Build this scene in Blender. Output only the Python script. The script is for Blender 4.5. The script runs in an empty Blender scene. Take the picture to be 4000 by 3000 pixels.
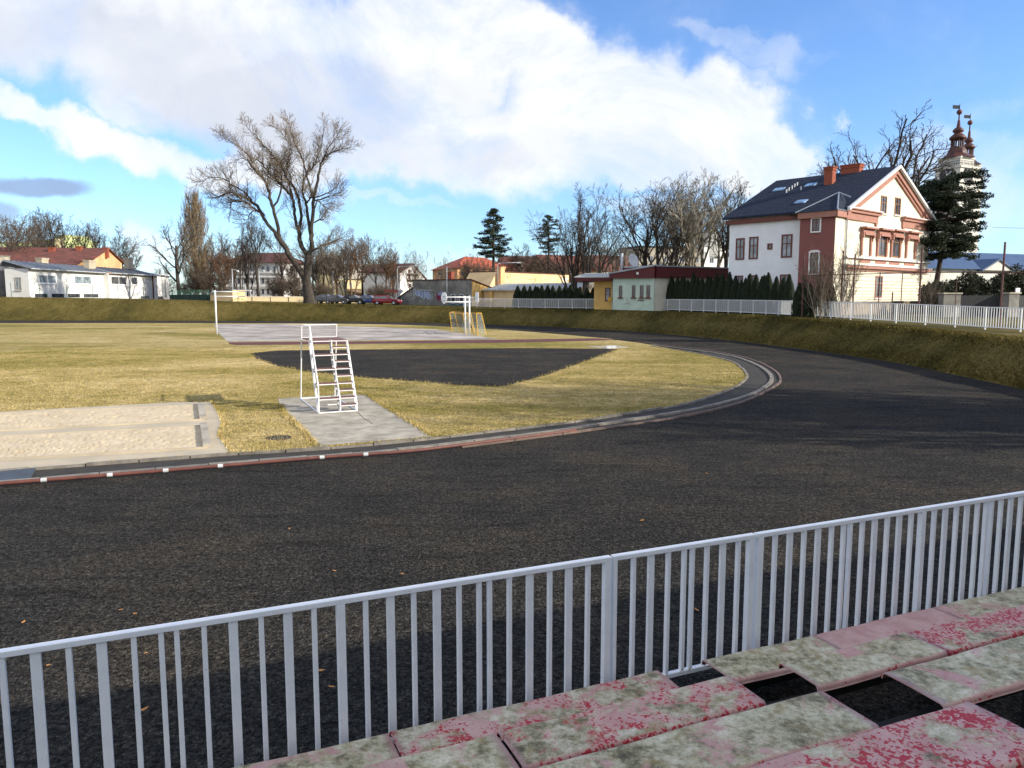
import bpy, math, random
import numpy as np
from math import radians, sin, cos, tan, atan, atan2, pi, sqrt, hypot
from mathutils import Vector

# ---------------------------------------------------------------- camera model of the photograph (4000 x 3000, f = 3000 px)
PITCH = radians(6.5); EYE = 3.5; F = 3000.0
def at(px, py, Y):
    "point on the sight line of photo pixel (px, py) at forward distance Y"
    x = (px-2000)/F; v = (1500-py)/F
    fw = cos(PITCH)+v*sin(PITCH); up = -sin(PITCH)+v*cos(PITCH)
    return Vector((x*Y/fw, Y, EYE+up*Y/fw))
def gnd(px, py, z=0.0):
    x = (px-2000)/F; v = (1500-py)/F
    fw = cos(PITCH)+v*sin(PITCH); dn = sin(PITCH)-v*cos(PITCH)
    t = (EYE-z)/dn
    return Vector((x*t, fw*t, z))
CR = dict(K1=(0,700,.4521),K2=(700,450,.4822),K3=(1500,750,.4521),K4=(2100,650,.4521),K5=(2800,350,.5725),K6=(3300,900,.3165),
          K7=(0,1200,.5877),L1=(1000,1200,.3617),L5=(1600,1100,.2260),L6=(2700,1200,.5877),M1=(400,850,.3391),M2=(1050,950,.2939),
          M3=(0,800,.2411),M4=(1650,900,.3165),M5=(3500,380,.434),M6=(3150,650,.3616),M7=(0,1550,.4069),R4=(2400,1800,.7233),
          R3=(1300,2100,.6329),R2=(0,2300,.6329),D=(0,0,1.8083))
def px(k, x, y):
    o = CR[k]; return (o[0]+x*o[2], o[1]+y*o[2])
def gk(k, x, y, z=0.0): return gnd(*px(k,x,y), z)
def ak(k, x, y, Y): return at(*px(k,x,y), Y)

scene = bpy.context.scene
col = scene.collection
rnd = random.Random(7)

# ---------------------------------------------------------------- object helpers
def tag(o, label=None, cat=None, group=None, kind=None):
    if label: o['label'] = label
    if cat: o['category'] = cat
    if group: o['group'] = group
    if kind: o['kind'] = kind
    return o
def empty(name, loc, rz=0.0, label=None, cat=None, group=None):
    o = bpy.data.objects.new(name, None); o.empty_display_size = .3
    o.location = loc; o.rotation_euler = (0,0,rz); col.objects.link(o)
    return tag(o, label, cat, group)
def wloc(o):
    v = Vector((0,0,0))
    while o is not None:
        v += o.location; o = o.parent
    return v
def mesh_obj(name, V, Fc, mat, parent=None, smooth=False, origin=None, mi=None):
    V = np.asarray(V, dtype=np.float64).reshape(-1,3)
    if parent is not None: off = np.array(wloc(parent)); loc = (0,0,0)
    else:
        off = np.array(origin) if origin is not None else np.array([V[:,0].mean(), V[:,1].mean(), V[:,2].min()])
        loc = tuple(off)
    me = bpy.data.meshes.new(name)
    if isinstance(Fc, np.ndarray):
        n, k = Fc.shape
        me.vertices.add(len(V)); me.vertices.foreach_set('co', (V-off).astype(np.float32).ravel())
        me.loops.add(n*k); me.loops.foreach_set('vertex_index', Fc.astype(np.int32).ravel())
        me.polygons.add(n); me.polygons.foreach_set('loop_start', np.arange(0,n*k,k,dtype=np.int32))
        me.polygons.foreach_set('loop_total', np.full(n,k,dtype=np.int32))
        me.update(calc_edges=True)
    else:
        me.from_pydata((V-off).tolist(), [], Fc); me.update()
    for m in (mat if isinstance(mat,(list,tuple)) else [mat]): me.materials.append(m)
    if mi is not None: me.polygons.foreach_set('material_index', mi)
    if smooth: me.polygons.foreach_set('use_smooth', [True]*len(me.polygons))
    o = bpy.data.objects.new(name, me); o.location = loc; col.objects.link(o)
    if parent is not None: o.parent = parent
    return o
class MB:
    "collects primitive shapes of one part"
    def __init__(s): s.v = []; s.f = []
    def add(s, V, Fc):
        b = len(s.v); s.v += [tuple(p) for p in V]; s.f += [tuple(i+b for i in f) for f in Fc]; return s
    def hexa(s, P):  # 4 bottom, 4 top
        return s.add(P, [(0,3,2,1),(4,5,6,7),(0,1,5,4),(1,2,6,5),(2,3,7,6),(3,0,4,7)])
    def box(s, x0,x1,y0,y1,z0,z1):
        return s.hexa([(x0,y0,z0),(x1,y0,z0),(x1,y1,z0),(x0,y1,z0),(x0,y0,z1),(x1,y0,z1),(x1,y1,z1),(x0,y1,z1)])
    def prism(s, poly, z0, z1):
        n = len(poly); A=[(p[0],p[1],z0) for p in poly]+[(p[0],p[1],z1) for p in poly]
        return s.add(A, [tuple(range(n))[::-1], tuple(range(n,2*n))]+[(i,(i+1)%n,(i+1)%n+n,i+n) for i in range(n)])
    def extr(s, poly3, d):
        "planar polygon of 3-D points extruded by vector d"
        n=len(poly3); A=[tuple(p) for p in poly3]+[tuple(Vector(p)+Vector(d)) for p in poly3]
        return s.add(A,[tuple(range(n))[::-1],tuple(range(n,2*n))]+[(i,(i+1)%n,(i+1)%n+n,i+n) for i in range(n)])
    def tube(s, pts, rad, m=8, caps=True):
        pts=[Vector(p) for p in pts]; n=len(pts)
        rad = rad if isinstance(rad,(list,tuple)) else [rad]*n
        ref=None; A=[]
        for i,p in enumerate(pts):
            d=(pts[min(i+1,n-1)]-pts[max(i-1,0)])
            if d.length<1e-9: d=Vector((0,0,1))
            d.normalize()
            if ref is None: ref=Vector((1,0,0)) if abs(d.x)<.8 else Vector((0,1,0))
            a=d.cross(ref).normalized(); b=d.cross(a)
            ref = b.cross(d) if False else ref
            for k in range(m):
                t=2*pi*(k+.5)/m; A.append(p+a*(cos(t)*rad[i])+b*(sin(t)*rad[i]))
        fs=[]
        for i in range(n-1):
            for k in range(m): fs.append((i*m+k,i*m+(k+1)%m,(i+1)*m+(k+1)%m,(i+1)*m+k))
        if caps: fs+= [tuple(range(m))[::-1], tuple((n-1)*m+k for k in range(m))]
        return s.add(A,fs)
    def lathe(s, c, prof, m=16, rot=0.0):
        "profile of (radius, z)"
        A=[]
        for r,z in prof:
            for k in range(m):
                t=2*pi*k/m+rot; A.append((c[0]+r*cos(t), c[1]+r*sin(t), c[2]+z))
        fs=[]
        for i in range(len(prof)-1):
            for k in range(m): fs.append((i*m+k,i*m+(k+1)%m,(i+1)*m+(k+1)%m,(i+1)*m+k))
        fs+= [tuple(range(m))[::-1], tuple((len(prof)-1)*m+k for k in range(m))]
        return s.add(A,fs)
    def build(s, name, mat, parent=None, smooth=False, **k):
        return mesh_obj(name, s.v, s.f, mat, parent, smooth, **k)
def copy_tree(o, parent=None):
    c=o.copy(); col.objects.link(c)
    if parent is not None: c.parent=parent
    for ch in list(o.children): copy_tree(ch,c)
    return c

# ---------------------------------------------------------------- materials
MT={}
def nodes(name):
    m=bpy.data.materials.new(name); m.use_nodes=True; nt=m.node_tree; b=nt.nodes['Principled BSDF']; MT[name]=m
    return m,nt,b
def N(nt,t,**k):
    n=nt.nodes.new(t)
    for a,v in k.items():
        if a in n.inputs.keys() if isinstance(a,str) else False: n.inputs[a].default_value=v
        else: setattr(n,a,v)
    return n
def noise(nt, vec, scale, detail=4, rough=.6, dist=0.0):
    n=nt.nodes.new('ShaderNodeTexNoise'); n.inputs['Scale'].default_value=scale; n.inputs['Detail'].default_value=detail
    n.inputs['Roughness'].default_value=rough; n.inputs['Distortion'].default_value=dist
    if vec is not None: nt.links.new(vec,n.inputs['Vector'])
    return n.outputs['Fac']
def ramp(nt, fac, stops):
    r=nt.nodes.new('ShaderNodeValToRGB'); nt.links.new(fac,r.inputs['Fac']); e=r.color_ramp.elements
    while len(e)>1: e.remove(e[-1])
    e[0].position=stops[0][0]; c=stops[0][1]; e[0].color=(*c,1) if len(c)==3 else c
    for p,c in stops[1:]:
        x=e.new(p); x.color=(*c,1)
    return r.outputs['Color']
def mixc(nt, fac, a, b, mode='MIX'):
    m=nt.nodes.new('ShaderNodeMix'); m.data_type='RGBA'; m.blend_type=mode
    for s,v in ((m.inputs[0],fac),(m.inputs[6],a),(m.inputs[7],b)):
        if isinstance(v,(int,float)): s.default_value=v
        elif isinstance(v,tuple): s.default_value=(*v,1)
        else: nt.links.new(v,s)
    return m.outputs[2]
def g(v): return (v,v,v)
def mth(nt, op, a, b=None, c=None):
    m=nt.nodes.new('ShaderNodeMath'); m.operation=op
    for i,v in enumerate((a,b,c)):
        if v is None: continue
        if isinstance(v,(int,float)): m.inputs[i].default_value=v
        else: nt.links.new(v,m.inputs[i])
    return m.outputs[0]
def bump(nt,b,h,strength,dist=.02):
    n=nt.nodes.new('ShaderNodeBump'); n.inputs['Strength'].default_value=strength; n.inputs['Distance'].default_value=dist
    nt.links.new(h,n.inputs['Height']); nt.links.new(n.outputs['Normal'],b.inputs['Normal'])
def gpos(nt):
    return nt.nodes.new('ShaderNodeNewGeometry').outputs['Position']
def plain(name, c, c2=None, scale=2.0, rough=.7, bmp=0.0, bscale=None, metal=0.0, spec=.4, detail=6):
    m,nt,b=nodes(name)
    b.inputs['Roughness'].default_value=rough; b.inputs['Metallic'].default_value=metal
    b.inputs['Specular IOR Level'].default_value=spec
    if c2 is None: c2=tuple(x*.8 for x in c)
    P=gpos(nt); n=noise(nt,P,scale,detail,.65)
    nt.links.new(ramp(nt,n,[(.35,c2),(.65,c)]), b.inputs['Base Color'])
    if bmp: bump(nt,b,noise(nt,P,bscale or scale*6,4,.6),bmp)
    return m
plain('white_paint',(.83,.83,.82),(.74,.74,.73),9,.45,spec=.5)
plain('white_old',(.62,.63,.63),(.42,.42,.42),7,.6)
plain('cream_wall',(.78,.72,.56),(.68,.62,.48),1.2,.85,.15,30)
plain('side_wall',(.88,.89,.90),(.80,.81,.83),.9,.85,.15,30)
plain('white_wall',(.78,.77,.74),(.66,.64,.60),.7,.9,.2,20)
plain('red_bay',(.26,.092,.082),(.22,.078,.07),1.0,.8,.15,30)
plain('red_trim',(.40,.185,.135),(.33,.15,.11),2,.7)
plain('brown_wood',(.17,.045,.03),(.12,.03,.02),6,.5)
plain('ochre_wood',(.35,.16,.06),(.25,.11,.05),6,.5)
plain('brick_chimney',(.36,.10,.05),(.22,.06,.04),9,.9,.4,40)
plain('mint_wall',(.56,.66,.55),(.46,.56,.46),1.1,.9,.2,24)
plain('yellow_wall',(.80,.50,.16),(.66,.40,.13),1.0,.9,.2,24)
plain('peach_wall',(.85,.62,.33),(.70,.48,.25),.5,.9,.2,24)
plain('cream_fence',(.68,.54,.32),(.58,.45,.26),.8,.9)
plain('maroon',(.11,.012,.014),(.085,.01,.012),2,.5)
plain('lime_wall',(.60,.66,.30),(.50,.56,.24),.4,.9)
plain('paleyellow_wall',(.72,.62,.36),(.60,.50,.28),.4,.9)
plain('orange_wall',(.85,.50,.24),(.60,.32,.16),.35,.9)
plain('grey_roof_metal',(.36,.39,.43),(.24,.26,.30),.8,.35,metal=.4)
plain('pale_roof_metal',(.56,.55,.50),(.42,.41,.38),.8,.5,metal=.2)
plain('red_tile',(.42,.10,.045),(.30,.065,.035),1.4,.85,.4,30)
plain('brown_tile',(.12,.042,.036),(.07,.03,.027),.8,.85,.4,30)
plain('rust_tile',(.19,.06,.04),(.085,.035,.026),.6,.85,.4,20)
plain('concrete',(.46,.41,.33),(.25,.22,.17),1.9,.9,.4,25,detail=10)
plain('concrete_stained',(.30,.22,.13),(.16,.11,.07),1.0,.9,.3,20)
plain('kerb_stone',(.27,.24,.20),(.13,.115,.095),3,.9,.4,30)
plain('rust_rail',(.16,.055,.04),(.10,.038,.03),5,.6)
plain('rust_pole',(.14,.06,.05),(.09,.04,.035),5,.7)
plain('dark_metal',(.03,.032,.035),(.02,.02,.022),5,.5)
plain('beam_black',(.012,.011,.010),(.006,.006,.006),5,.9)
plain('green_metal',(.03,.12,.08),(.02,.08,.055),5,.6)
plain('green_screen',(.012,.045,.032),(.008,.03,.022),3,.9)
plain('galv',(.50,.52,.54),(.38,.40,.42),4,.45,metal=.3)
plain('yellow_paint',(.72,.42,.05),(.60,.33,.05),7,.5)
plain('net',(.55,.56,.50),(.42,.44,.38),9,.9)
plain('step_plate',(.20,.10,.085),(.13,.065,.055),9,.8)
plain('court_asphalt',(.50,.44,.385),(.20,.175,.155),.28,.9,.2,30)
plain('bark',(.070,.056,.044),(.032,.026,.021),2.2,.95,.8,9)
plain('bark_warm',(.19,.12,.075),(.09,.055,.035),2,.95)
plain('bark_pale',(.42,.36,.27),(.20,.17,.12),1.5,.95)
plain('twig',(.17,.125,.09),(.09,.068,.05),1,.95)
plain('twig_sun',(.28,.22,.16),(.15,.115,.085),1,.95)
plain('kerb_pink',(.20,.135,.11),(.12,.085,.07),3,.9)
plain('drain_dirt',(.050,.042,.033),(.024,.021,.018),2.2,.95,.8,20)
plain('twig_dark',(.085,.065,.05),(.05,.04,.032),1,.95)
plain('twig_red',(.20,.115,.07),(.12,.072,.045),1,.95)
plain('twig_gold',(.30,.23,.145),(.19,.14,.085),.7,.95)
plain('twig_pale',(.40,.36,.29),(.26,.23,.18),1,.95)
plain('needles',(.032,.048,.018),(.012,.020,.010),1.1,.8)
plain('thuja_leaf',(.022,.034,.012),(.009,.016,.007),5,.85)
plain('shrub_leaf',(.05,.055,.025),(.02,.026,.014),1.4,.85)
plain('copper_roof',(.10,.032,.024),(.055,.02,.016),1.0,.55)
plain('tower_wall',(.72,.70,.64),(.54,.52,.47),.4,.9)
plain('blue_roof',(.075,.115,.20),(.055,.085,.155),1,.5)
plain('sand',(.62,.50,.34),(.50,.40,.26),1.3,.95,.3,30)
plain('pit_edge',(.50,.42,.30),(.40,.34,.25),1.0,.9,.3,20)
plain('rubber_mat',(.07,.08,.09),(.05,.055,.06),2,.6)
plain('runway_red',(.13,.04,.035),(.09,.03,.03),1.5,.9)
plain('car_red',(.25,.01,.02),(.22,.008,.018),1,.25,spec=.6)
plain('car_blue',(.02,.06,.20),(.018,.05,.18),1,.25,spec=.6)
plain('car_black',(.015,.02,.02),(.012,.016,.016),1,.2,spec=.6)
plain('car_grey',(.10,.10,.11),(.08,.08,.09),1,.3,spec=.6)
plain('tyre',(.015,.015,.015),(.01,.01,.01),9,.9)
plain('lamp_glass',(.75,.75,.72),(.7,.7,.68),9,.2)
plain('leaf_dry',(.55,.26,.08),(.42,.18,.05),30,.8)
plain('paint_blue',(.30,.36,.52),(.18,.20,.34),4,.8)
plain('paint_red',(.30,.03,.05),(.12,.03,.09),3,.8)
plain('paint_pale',(.70,.75,.82),(.55,.60,.70),5,.8)
plain('paint_teal',(.10,.20,.22),(.08,.14,.16),3,.8)
plain('black_print',(.02,.03,.08),(.02,.03,.07),9,.6)
def m_rail():
    m,nt,b=nodes('rail_paint'); b.inputs['Roughness'].default_value=.42
    P=gpos(nt); c=ramp(nt,noise(nt,P,8,5),[(.35,(.84,.85,.86)),(.65,(.92,.92,.92))])
    sx=nt.nodes.new('ShaderNodeSeparateXYZ'); nt.links.new(P,sx.inputs[0])
    lowr=nt.nodes.new('ShaderNodeMapRange'); nt.links.new(sx.outputs['Z'],lowr.inputs[0]); lowr.inputs[1].default_value=.30; lowr.inputs[2].default_value=.14; lowr.inputs[3].default_value=0; lowr.inputs[4].default_value=.13
    n=mth(nt,'ADD',noise(nt,P,24,5,.7),lowr.outputs[0])
    c=mixc(nt,ramp(nt,n,[(.70,g(0.)),(.725,g(1.))]),c,(.30,.13,.05))
    c=mixc(nt,ramp(nt,noise(nt,P,70,3,.6),[(.70,g(0.)),(.73,g(.8))]),c,(.22,.20,.17))
    nt.links.new(c,b.inputs['Base Color']); bump(nt,b,noise(nt,P,35,3),.12,.004)
m_rail()
def m_glass(name,c,rough=.08):
    m,nt,b=nodes(name); b.inputs['Roughness'].default_value=rough; b.inputs['Specular IOR Level'].default_value=.9
    P=gpos(nt); nt.links.new(ramp(nt,noise(nt,P,1.3,3),[(.4,c),(.62,tuple(min(1,x*2.2+.02) for x in c))]),b.inputs['Base Color'])
m_glass('glass',(.035,.04,.05)); m_glass('glass_pale',(.13,.16,.18),.15); m_glass('skylight',(.16,.24,.34),.1)
def m_slate():
    m,nt,b=nodes('slate_roof'); b.inputs['Roughness'].default_value=.85; b.inputs['Specular IOR Level'].default_value=.15
    P=gpos(nt)
    w=nt.nodes.new('ShaderNodeTexWave'); w.bands_direction='Z'; w.inputs['Scale'].default_value=1.4; w.inputs['Distortion'].default_value=.3
    nt.links.new(P,w.inputs['Vector'])
    c=ramp(nt,noise(nt,P,2.5,6),[(.35,(.018,.024,.042)),(.65,(.034,.042,.066))])
    nt.links.new(mixc(nt,mth(nt,'MULTIPLY',w.outputs['Fac'],.5),c,(.009,.012,.024)),b.inputs['Base Color']); bump(nt,b,mth(nt,'ADD',w.outputs['Fac'],noise(nt,P,5,3)),.5,.04)
m_slate()
def m_track():
    m,nt,b=nodes('cinder'); b.inputs['Roughness'].default_value=.95; b.inputs['Specular IOR Level'].default_value=.12
    P=gpos(nt)
    big=noise(nt,P,.35,5,.6); mid=noise(nt,P,3.5,5,.7); fine=noise(nt,P,55,3,.7)
    v=nt.nodes.new('ShaderNodeTexVoronoi'); v.inputs['Scale'].default_value=48; nt.links.new(P,v.inputs['Vector'])
    v.inputs['Scale'].default_value=34
    n12=noise(nt,P,11,4,.75); n25=noise(nt,P,21,3,.8,.6)
    c=ramp(nt,big,[(.3,(.042,.040,.037)),(.5,(.062,.056,.049)),(.68,(.090,.074,.056))])
    c=mixc(nt,.5,c,ramp(nt,mid,[(.32,g(.45)),(.62,g(1.1))]),'MULTIPLY')
    mp=nt.nodes.new('ShaderNodeMapping'); mp.inputs['Rotation'].default_value=(0,0,radians(-23)); mp.inputs['Scale'].default_value=(.5,2.2,1); nt.links.new(P,mp.inputs['Vector'])
    st=noise(nt,mp.outputs[0],1.3,7,.72,.6); c=mixc(nt,.8,c,ramp(nt,st,[(.33,g(.40)),(.45,g(.95)),(.70,(1.40,1.36,1.28))]),'MULTIPLY')
    c=mixc(nt,.85,c,ramp(nt,n12,[(.34,g(.4)),(.5,g(1.)),(.66,g(1.55))]),'MULTIPLY')
    c=mixc(nt,.95,c,ramp(nt,n25,[(.37,g(.12)),(.5,g(.9)),(.64,g(2.1))]),'MULTIPLY')
    c=mixc(nt,.7,c,ramp(nt,fine,[(.34,g(.4)),(.55,g(1.0)),(.70,g(2.2))]),'MULTIPLY')
    nt.links.new(c,b.inputs['Base Color'])
    h=mth(nt,'ADD',mth(nt,'MULTIPLY',v.outputs['Distance'],.9),mth(nt,'ADD',mth(nt,'MULTIPLY',mid,2.0),mth(nt,'ADD',mth(nt,'MULTIPLY',n25,1.2),n12)))
    bump(nt,b,h,1.0,.09)
m_track()
def m_grass(name, cols, blade=False):
    m,nt,b=nodes(name); b.inputs['Roughness'].default_value=.95; b.inputs['Specular IOR Level'].default_value=.1
    P=gpos(nt)
    mp=nt.nodes.new('ShaderNodeMapping'); nt.links.new(P,mp.inputs['Vector']); mp.inputs['Scale'].default_value=(.55,1,1)
    big=noise(nt,mp.outputs[0],.10,6,.65,.6); mid=noise(nt,P,.8,6,.75,.3); fine=noise(nt,P,12,4,.75)
    f=mth(nt,'ADD',mth(nt,'MULTIPLY',big,.65),mth(nt,'MULTIPLY',mid,.35))
    c=ramp(nt,f,[(.30,cols[0]),(.43,cols[1]),(.52,cols[2]),(.64,cols[3])])
    m2=noise(nt,P,3.0,5,.7,.5); c=mixc(nt,.5,c,ramp(nt,m2,[(.34,(.45,.50,.40)),(.5,(1,1,1)),(.68,(1.25,1.2,1.15))]),'MULTIPLY')
    c=mixc(nt,ramp(nt,m2,[(.27,g(.75)),(.33,g(0.))]),c,(.06,.045,.025))
    c=mixc(nt,.9,c,ramp(nt,fine,[(.30,g(.25)),(.48,g(1.0)),(.66,g(1.5))]),'MULTIPLY')
    nt.links.new(c,b.inputs['Base Color'])
    if not blade: bump(nt,b,mth(nt,'ADD',fine,mth(nt,'MULTIPLY',mid,1.5)),.9,.08)
GC=[(.12,.130,.032),(.24,.195,.055),(.37,.285,.115),(.52,.405,.21)]
m_grass('turf',GC); m_grass('turf_blade',[tuple(x*1.15 for x in c) for c in GC],True)
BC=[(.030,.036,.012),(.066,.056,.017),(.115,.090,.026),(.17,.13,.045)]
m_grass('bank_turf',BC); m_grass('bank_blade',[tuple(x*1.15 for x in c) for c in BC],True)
def m_seat():
    for nm,lich,redn,yel in (('seat_mixed',.475,.53,0.),('seat_lichen',.40,.68,.2),('seat_red',.53,.53,.1),('seat_pink',.74,.76,0.)):
        m,nt,b=nodes(nm); b.inputs['Roughness'].default_value=.5; b.inputs['Specular IOR Level'].default_value=.3
        P=gpos(nt)
        pink=ramp(nt,noise(nt,P,5,4),[(.35,(.52,.27,.235)),(.65,(.64,.40,.35))])
        flakes=noise(nt,P,31,1.5,.4,.9); zone=noise(nt,P,2.6,4,.6)
        rf=mth(nt,'ADD',flakes,mth(nt,'MULTIPLY',mth(nt,'SUBTRACT',zone,redn),.9))
        c=mixc(nt,ramp(nt,rf,[(.535,g(0.)),(.55,g(1.))]),pink,(.46,.035,.045))
        lz=noise(nt,P,2.7,6,.62,.4)
        lic=ramp(nt,mth(nt,'ADD',mth(nt,'MULTIPLY',noise(nt,P,13,7,.78),.6),mth(nt,'MULTIPLY',noise(nt,P,3.5,3,.6),.4)),[(.37,(.09,.075,.04)),(.44,(.24,.21,.11)),(.51,(.50,.445+.02*yel,.30-.08*yel)),(.62,(.74,.675,.53-.10*yel))])
        lic=mixc(nt,ramp(nt,noise(nt,P,6.5,5,.7,.8),[(.52,g(0.)),(.62,g(.65))]),lic,(.34,.25,.10))
        nm_=nt.nodes.new('ShaderNodeNewGeometry'); sx=nt.nodes.new('ShaderNodeSeparateXYZ'); nt.links.new(nm_.outputs['Normal'],sx.inputs[0])
        up=mth(nt,'MULTIPLY',mth(nt,'SUBTRACT',sx.outputs['Z'],.75),4)
        upc=nt.nodes.new('ShaderNodeClamp'); nt.links.new(up,upc.inputs[0])
        lf=mth(nt,'ADD',lz,mth(nt,'MULTIPLY',mth(nt,'SUBTRACT',noise(nt,P,30,3,.7),.5),.18))
        lm=ramp(nt,lf,[(lich-.03,g(0.)),(lich+.05,g(1.))])
        c=mixc(nt,mth(nt,'MULTIPLY',lm,upc.outputs[0]),c,lic)
        c=mixc(nt,ramp(nt,noise(nt,P,80,3,.7),[(.62,g(0.)),(.68,g(.75))]),c,(.09,.075,.045))
        nt.links.new(c,b.inputs['Base Color']); bump(nt,b,noise(nt,P,60,4,.7),.25,.01)
m_seat()
def m_graywall():
    m,nt,b=nodes('grey_render'); b.inputs['Roughness'].default_value=.95
    P=gpos(nt)
    c=ramp(nt,noise(nt,P,.55,7,.7,.8),[(.3,(.10,.095,.085)),(.5,(.19,.18,.16)),(.6,(.27,.255,.23)),(.7,(.36,.34,.31))])
    nt.links.new(c,b.inputs['Base Color']); bump(nt,b,noise(nt,P,6,5),.3)
m_graywall()
M=MT

# ---------------------------------------------------------------- terrain
def crom(P, n=10, closed=True):
    P=[np.array(p,float) for p in P]; L=len(P); out=[]
    for i in range(L if closed else L-1):
        if closed: a,b,c,d=P[(i-1)%L],P[i],P[(i+1)%L],P[(i+2)%L]
        else: a,b,c,d=P[max(i-1,0)],P[i],P[i+1],P[min(i+2,L-1)]
        for k in range(n):
            t=k/n
            out.append(.5*((2*b)+(-a+c)*t+(2*a-5*b+4*c-d)*t*t+(-a+3*b-3*c+d)*t**3))
    if not closed: out.append(P[-1])
    return np.array(out)
U=np.array([sin(radians(66.4)),cos(radians(66.4))]); NN=np.array([-U[1],U[0]]); P0=np.array([0,5.9])
def fence_pt(s, q=0.0): 
    p=P0+s*U+q*NN; return (p[0],p[1])
base_pts=[(14.8,14.5,.25),(17.6,20,1.1),(19.1,27,1.52),(19.7,32.1,1.56),(20.4,41.6,1.62),(19.4,51.4,1.78),(17.3,62.5,1.88),(12.7,75.9,1.9),(5,89,1.92),
          (-3.4,97,1.92),(-17.6,106,2.15),(-32,109.8,2.4),(-47,111.5,2.75),(-76,114,3.3),(-100,112,3.3),(-125,95,3),(-132,60,2.5),(-122,20,1.2),(-105,-15,.3),
          (-80,-36,0),(-50,-24,0),(-25,-14,0),(-8,-10,0),(6,-7,0),(13,3,.0)]
BL=crom(base_pts,12)
CEN=np.array([-30,45.])
def loop_normals(L):
    d=np.roll(L[:,:2],-1,0)-np.roll(L[:,:2],1,0); d/=np.linalg.norm(d,axis=1)[:,None]
    n=np.c_[d[:,1],-d[:,0]]
    s=np.sign(((L[:,:2]-CEN)*n).sum(1)); return n*s[:,None]
BN=loop_normals(BL)
ZC=np.clip(BL[:,2],0,None)
WB=np.clip(ZC/.80,.6,None)                     # bank slope, about 32 degrees
# keep both horizontal distance and height queries simple
def ter(x,y):
    d=np.hypot(BL[:,0]-x,BL[:,1]-y); i=int(d.argmin())
    q=(x-BL[i,0])*BN[i,0]+(y-BL[i,1])*BN[i,1]
    if q<=0: return 0.0
    return float(ZC[i]*min(1,q/WB[i])) + (.0 if q<WB[i] else .0)
def crest(x,y):
    d=np.hypot(BL[:,0]-x,BL[:,1]-y); k=np.argsort(d)[:3]; return float((ZC[k]/(d[k]+.1)).sum()/(1/(d[k]+.1)).sum())
def on(px_,py_,Y):
    p=at(px_,py_,Y); return (p.x,p.y,ter(p.x,p.y))
rings=[]; nL=len(BL)
rs=np.random.RandomState(3)
lump=lambda a: (np.convolve(np.r_[rs.rand(nL),rs.rand(8)],np.ones(9)/9,'valid')-.5)*a
for fr in (0,.25,.5,.75,1.0):
    h=fr*ZC; 
    if 0<fr<1: h=h+lump(.18)*(ZC>.5)
    h=h+ (.08*sin(pi*fr)*(ZC>.5))
    rings.append(np.c_[BL[:,:2]+BN*(WB*fr)[:,None],h])
rings.append(np.c_[BL[:,:2]+BN*(WB+1.0)[:,None],ZC+.05*(ZC>.3)])
rings.append(np.c_[BL[:,:2]+BN*(WB+6.0)[:,None],ZC])
rad=(BL[:,:2]-CEN); rl=np.linalg.norm(rad,axis=1); rad/=rl[:,None]
rings.append(np.c_[BL[:,:2]+BN*(WB+14.0)[:,None],ZC])
for R_ in (60,160,500,2500):
    rings.append(np.c_[BL[:,:2]+rad*R_,ZC if R_<100 else np.maximum(ZC,.0)*0+ZC*(.9 if R_<400 else .8)])
V=np.concatenate(rings); nr=len(rings)
Fq=np.array([(r*nL+i,r*nL+(i+1)%nL,(r+1)*nL+(i+1)%nL,(r+1)*nL+i) for r in range(nr-1) for i in range(nL)])
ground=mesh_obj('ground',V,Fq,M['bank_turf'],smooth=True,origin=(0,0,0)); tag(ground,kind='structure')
def sheet(name, poly, z, mat, kind='structure', th=0.0):
    P=[(p[0],p[1]) for p in poly]
    mb=MB()
    if th: mb.prism(P,z-th,z)
    else: mb.add([(x,y,z) for x,y in P],[tuple(range(len(P)))])
    o=mb.build(name,mat); 
    if kind: tag(o,kind=kind)
    return o
sheet('running_track',[tuple(p) for p in (BL[:,:2]+BN*.02)],0.0,M['cinder'])

# kerb lines (photo points on the ground)
def S(pts): return [gnd(x,y)[:2] for x,y in pts]
kerbA=[(-900,1975),(0,1902),(430,1868),(861,1832),(1258,1798),(1579,1775),(1800,1749),(2250,1690),(2700,1623),(2906,1570),(2994,1529),(3048,1490),(3023,1447),(2935,1406),(2817,1378),(2700,1361),(2500,1338),(2332,1317),(1952,1287),(1500,1267),(836,1262),(0,1261),(-900,1262)]
kerbB=[(-900,1962),(0,1892),(330,1863),(564,1843),(900,1816),(1373,1778),(1550,1761),(1800,1733),(2250,1675),(2700,1605),(2912,1551),(2985,1517),(3014,1487),(2998,1455),(2945,1422),(2847,1390),(2700,1367),(2520,1344)]
kerbC=[(-900,1922),(0,1847),(197,1831),(637,1798),(900,1779),(1217,1760),(1557,1731),(1800,1704),(2250,1650),(2560,1602),(2700,1576),(2806,1541),(2876,1511),(2914,1482),(2917,1464),(2894,1438),(2847,1411),(2700,1378),(2540,1354)]
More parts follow.
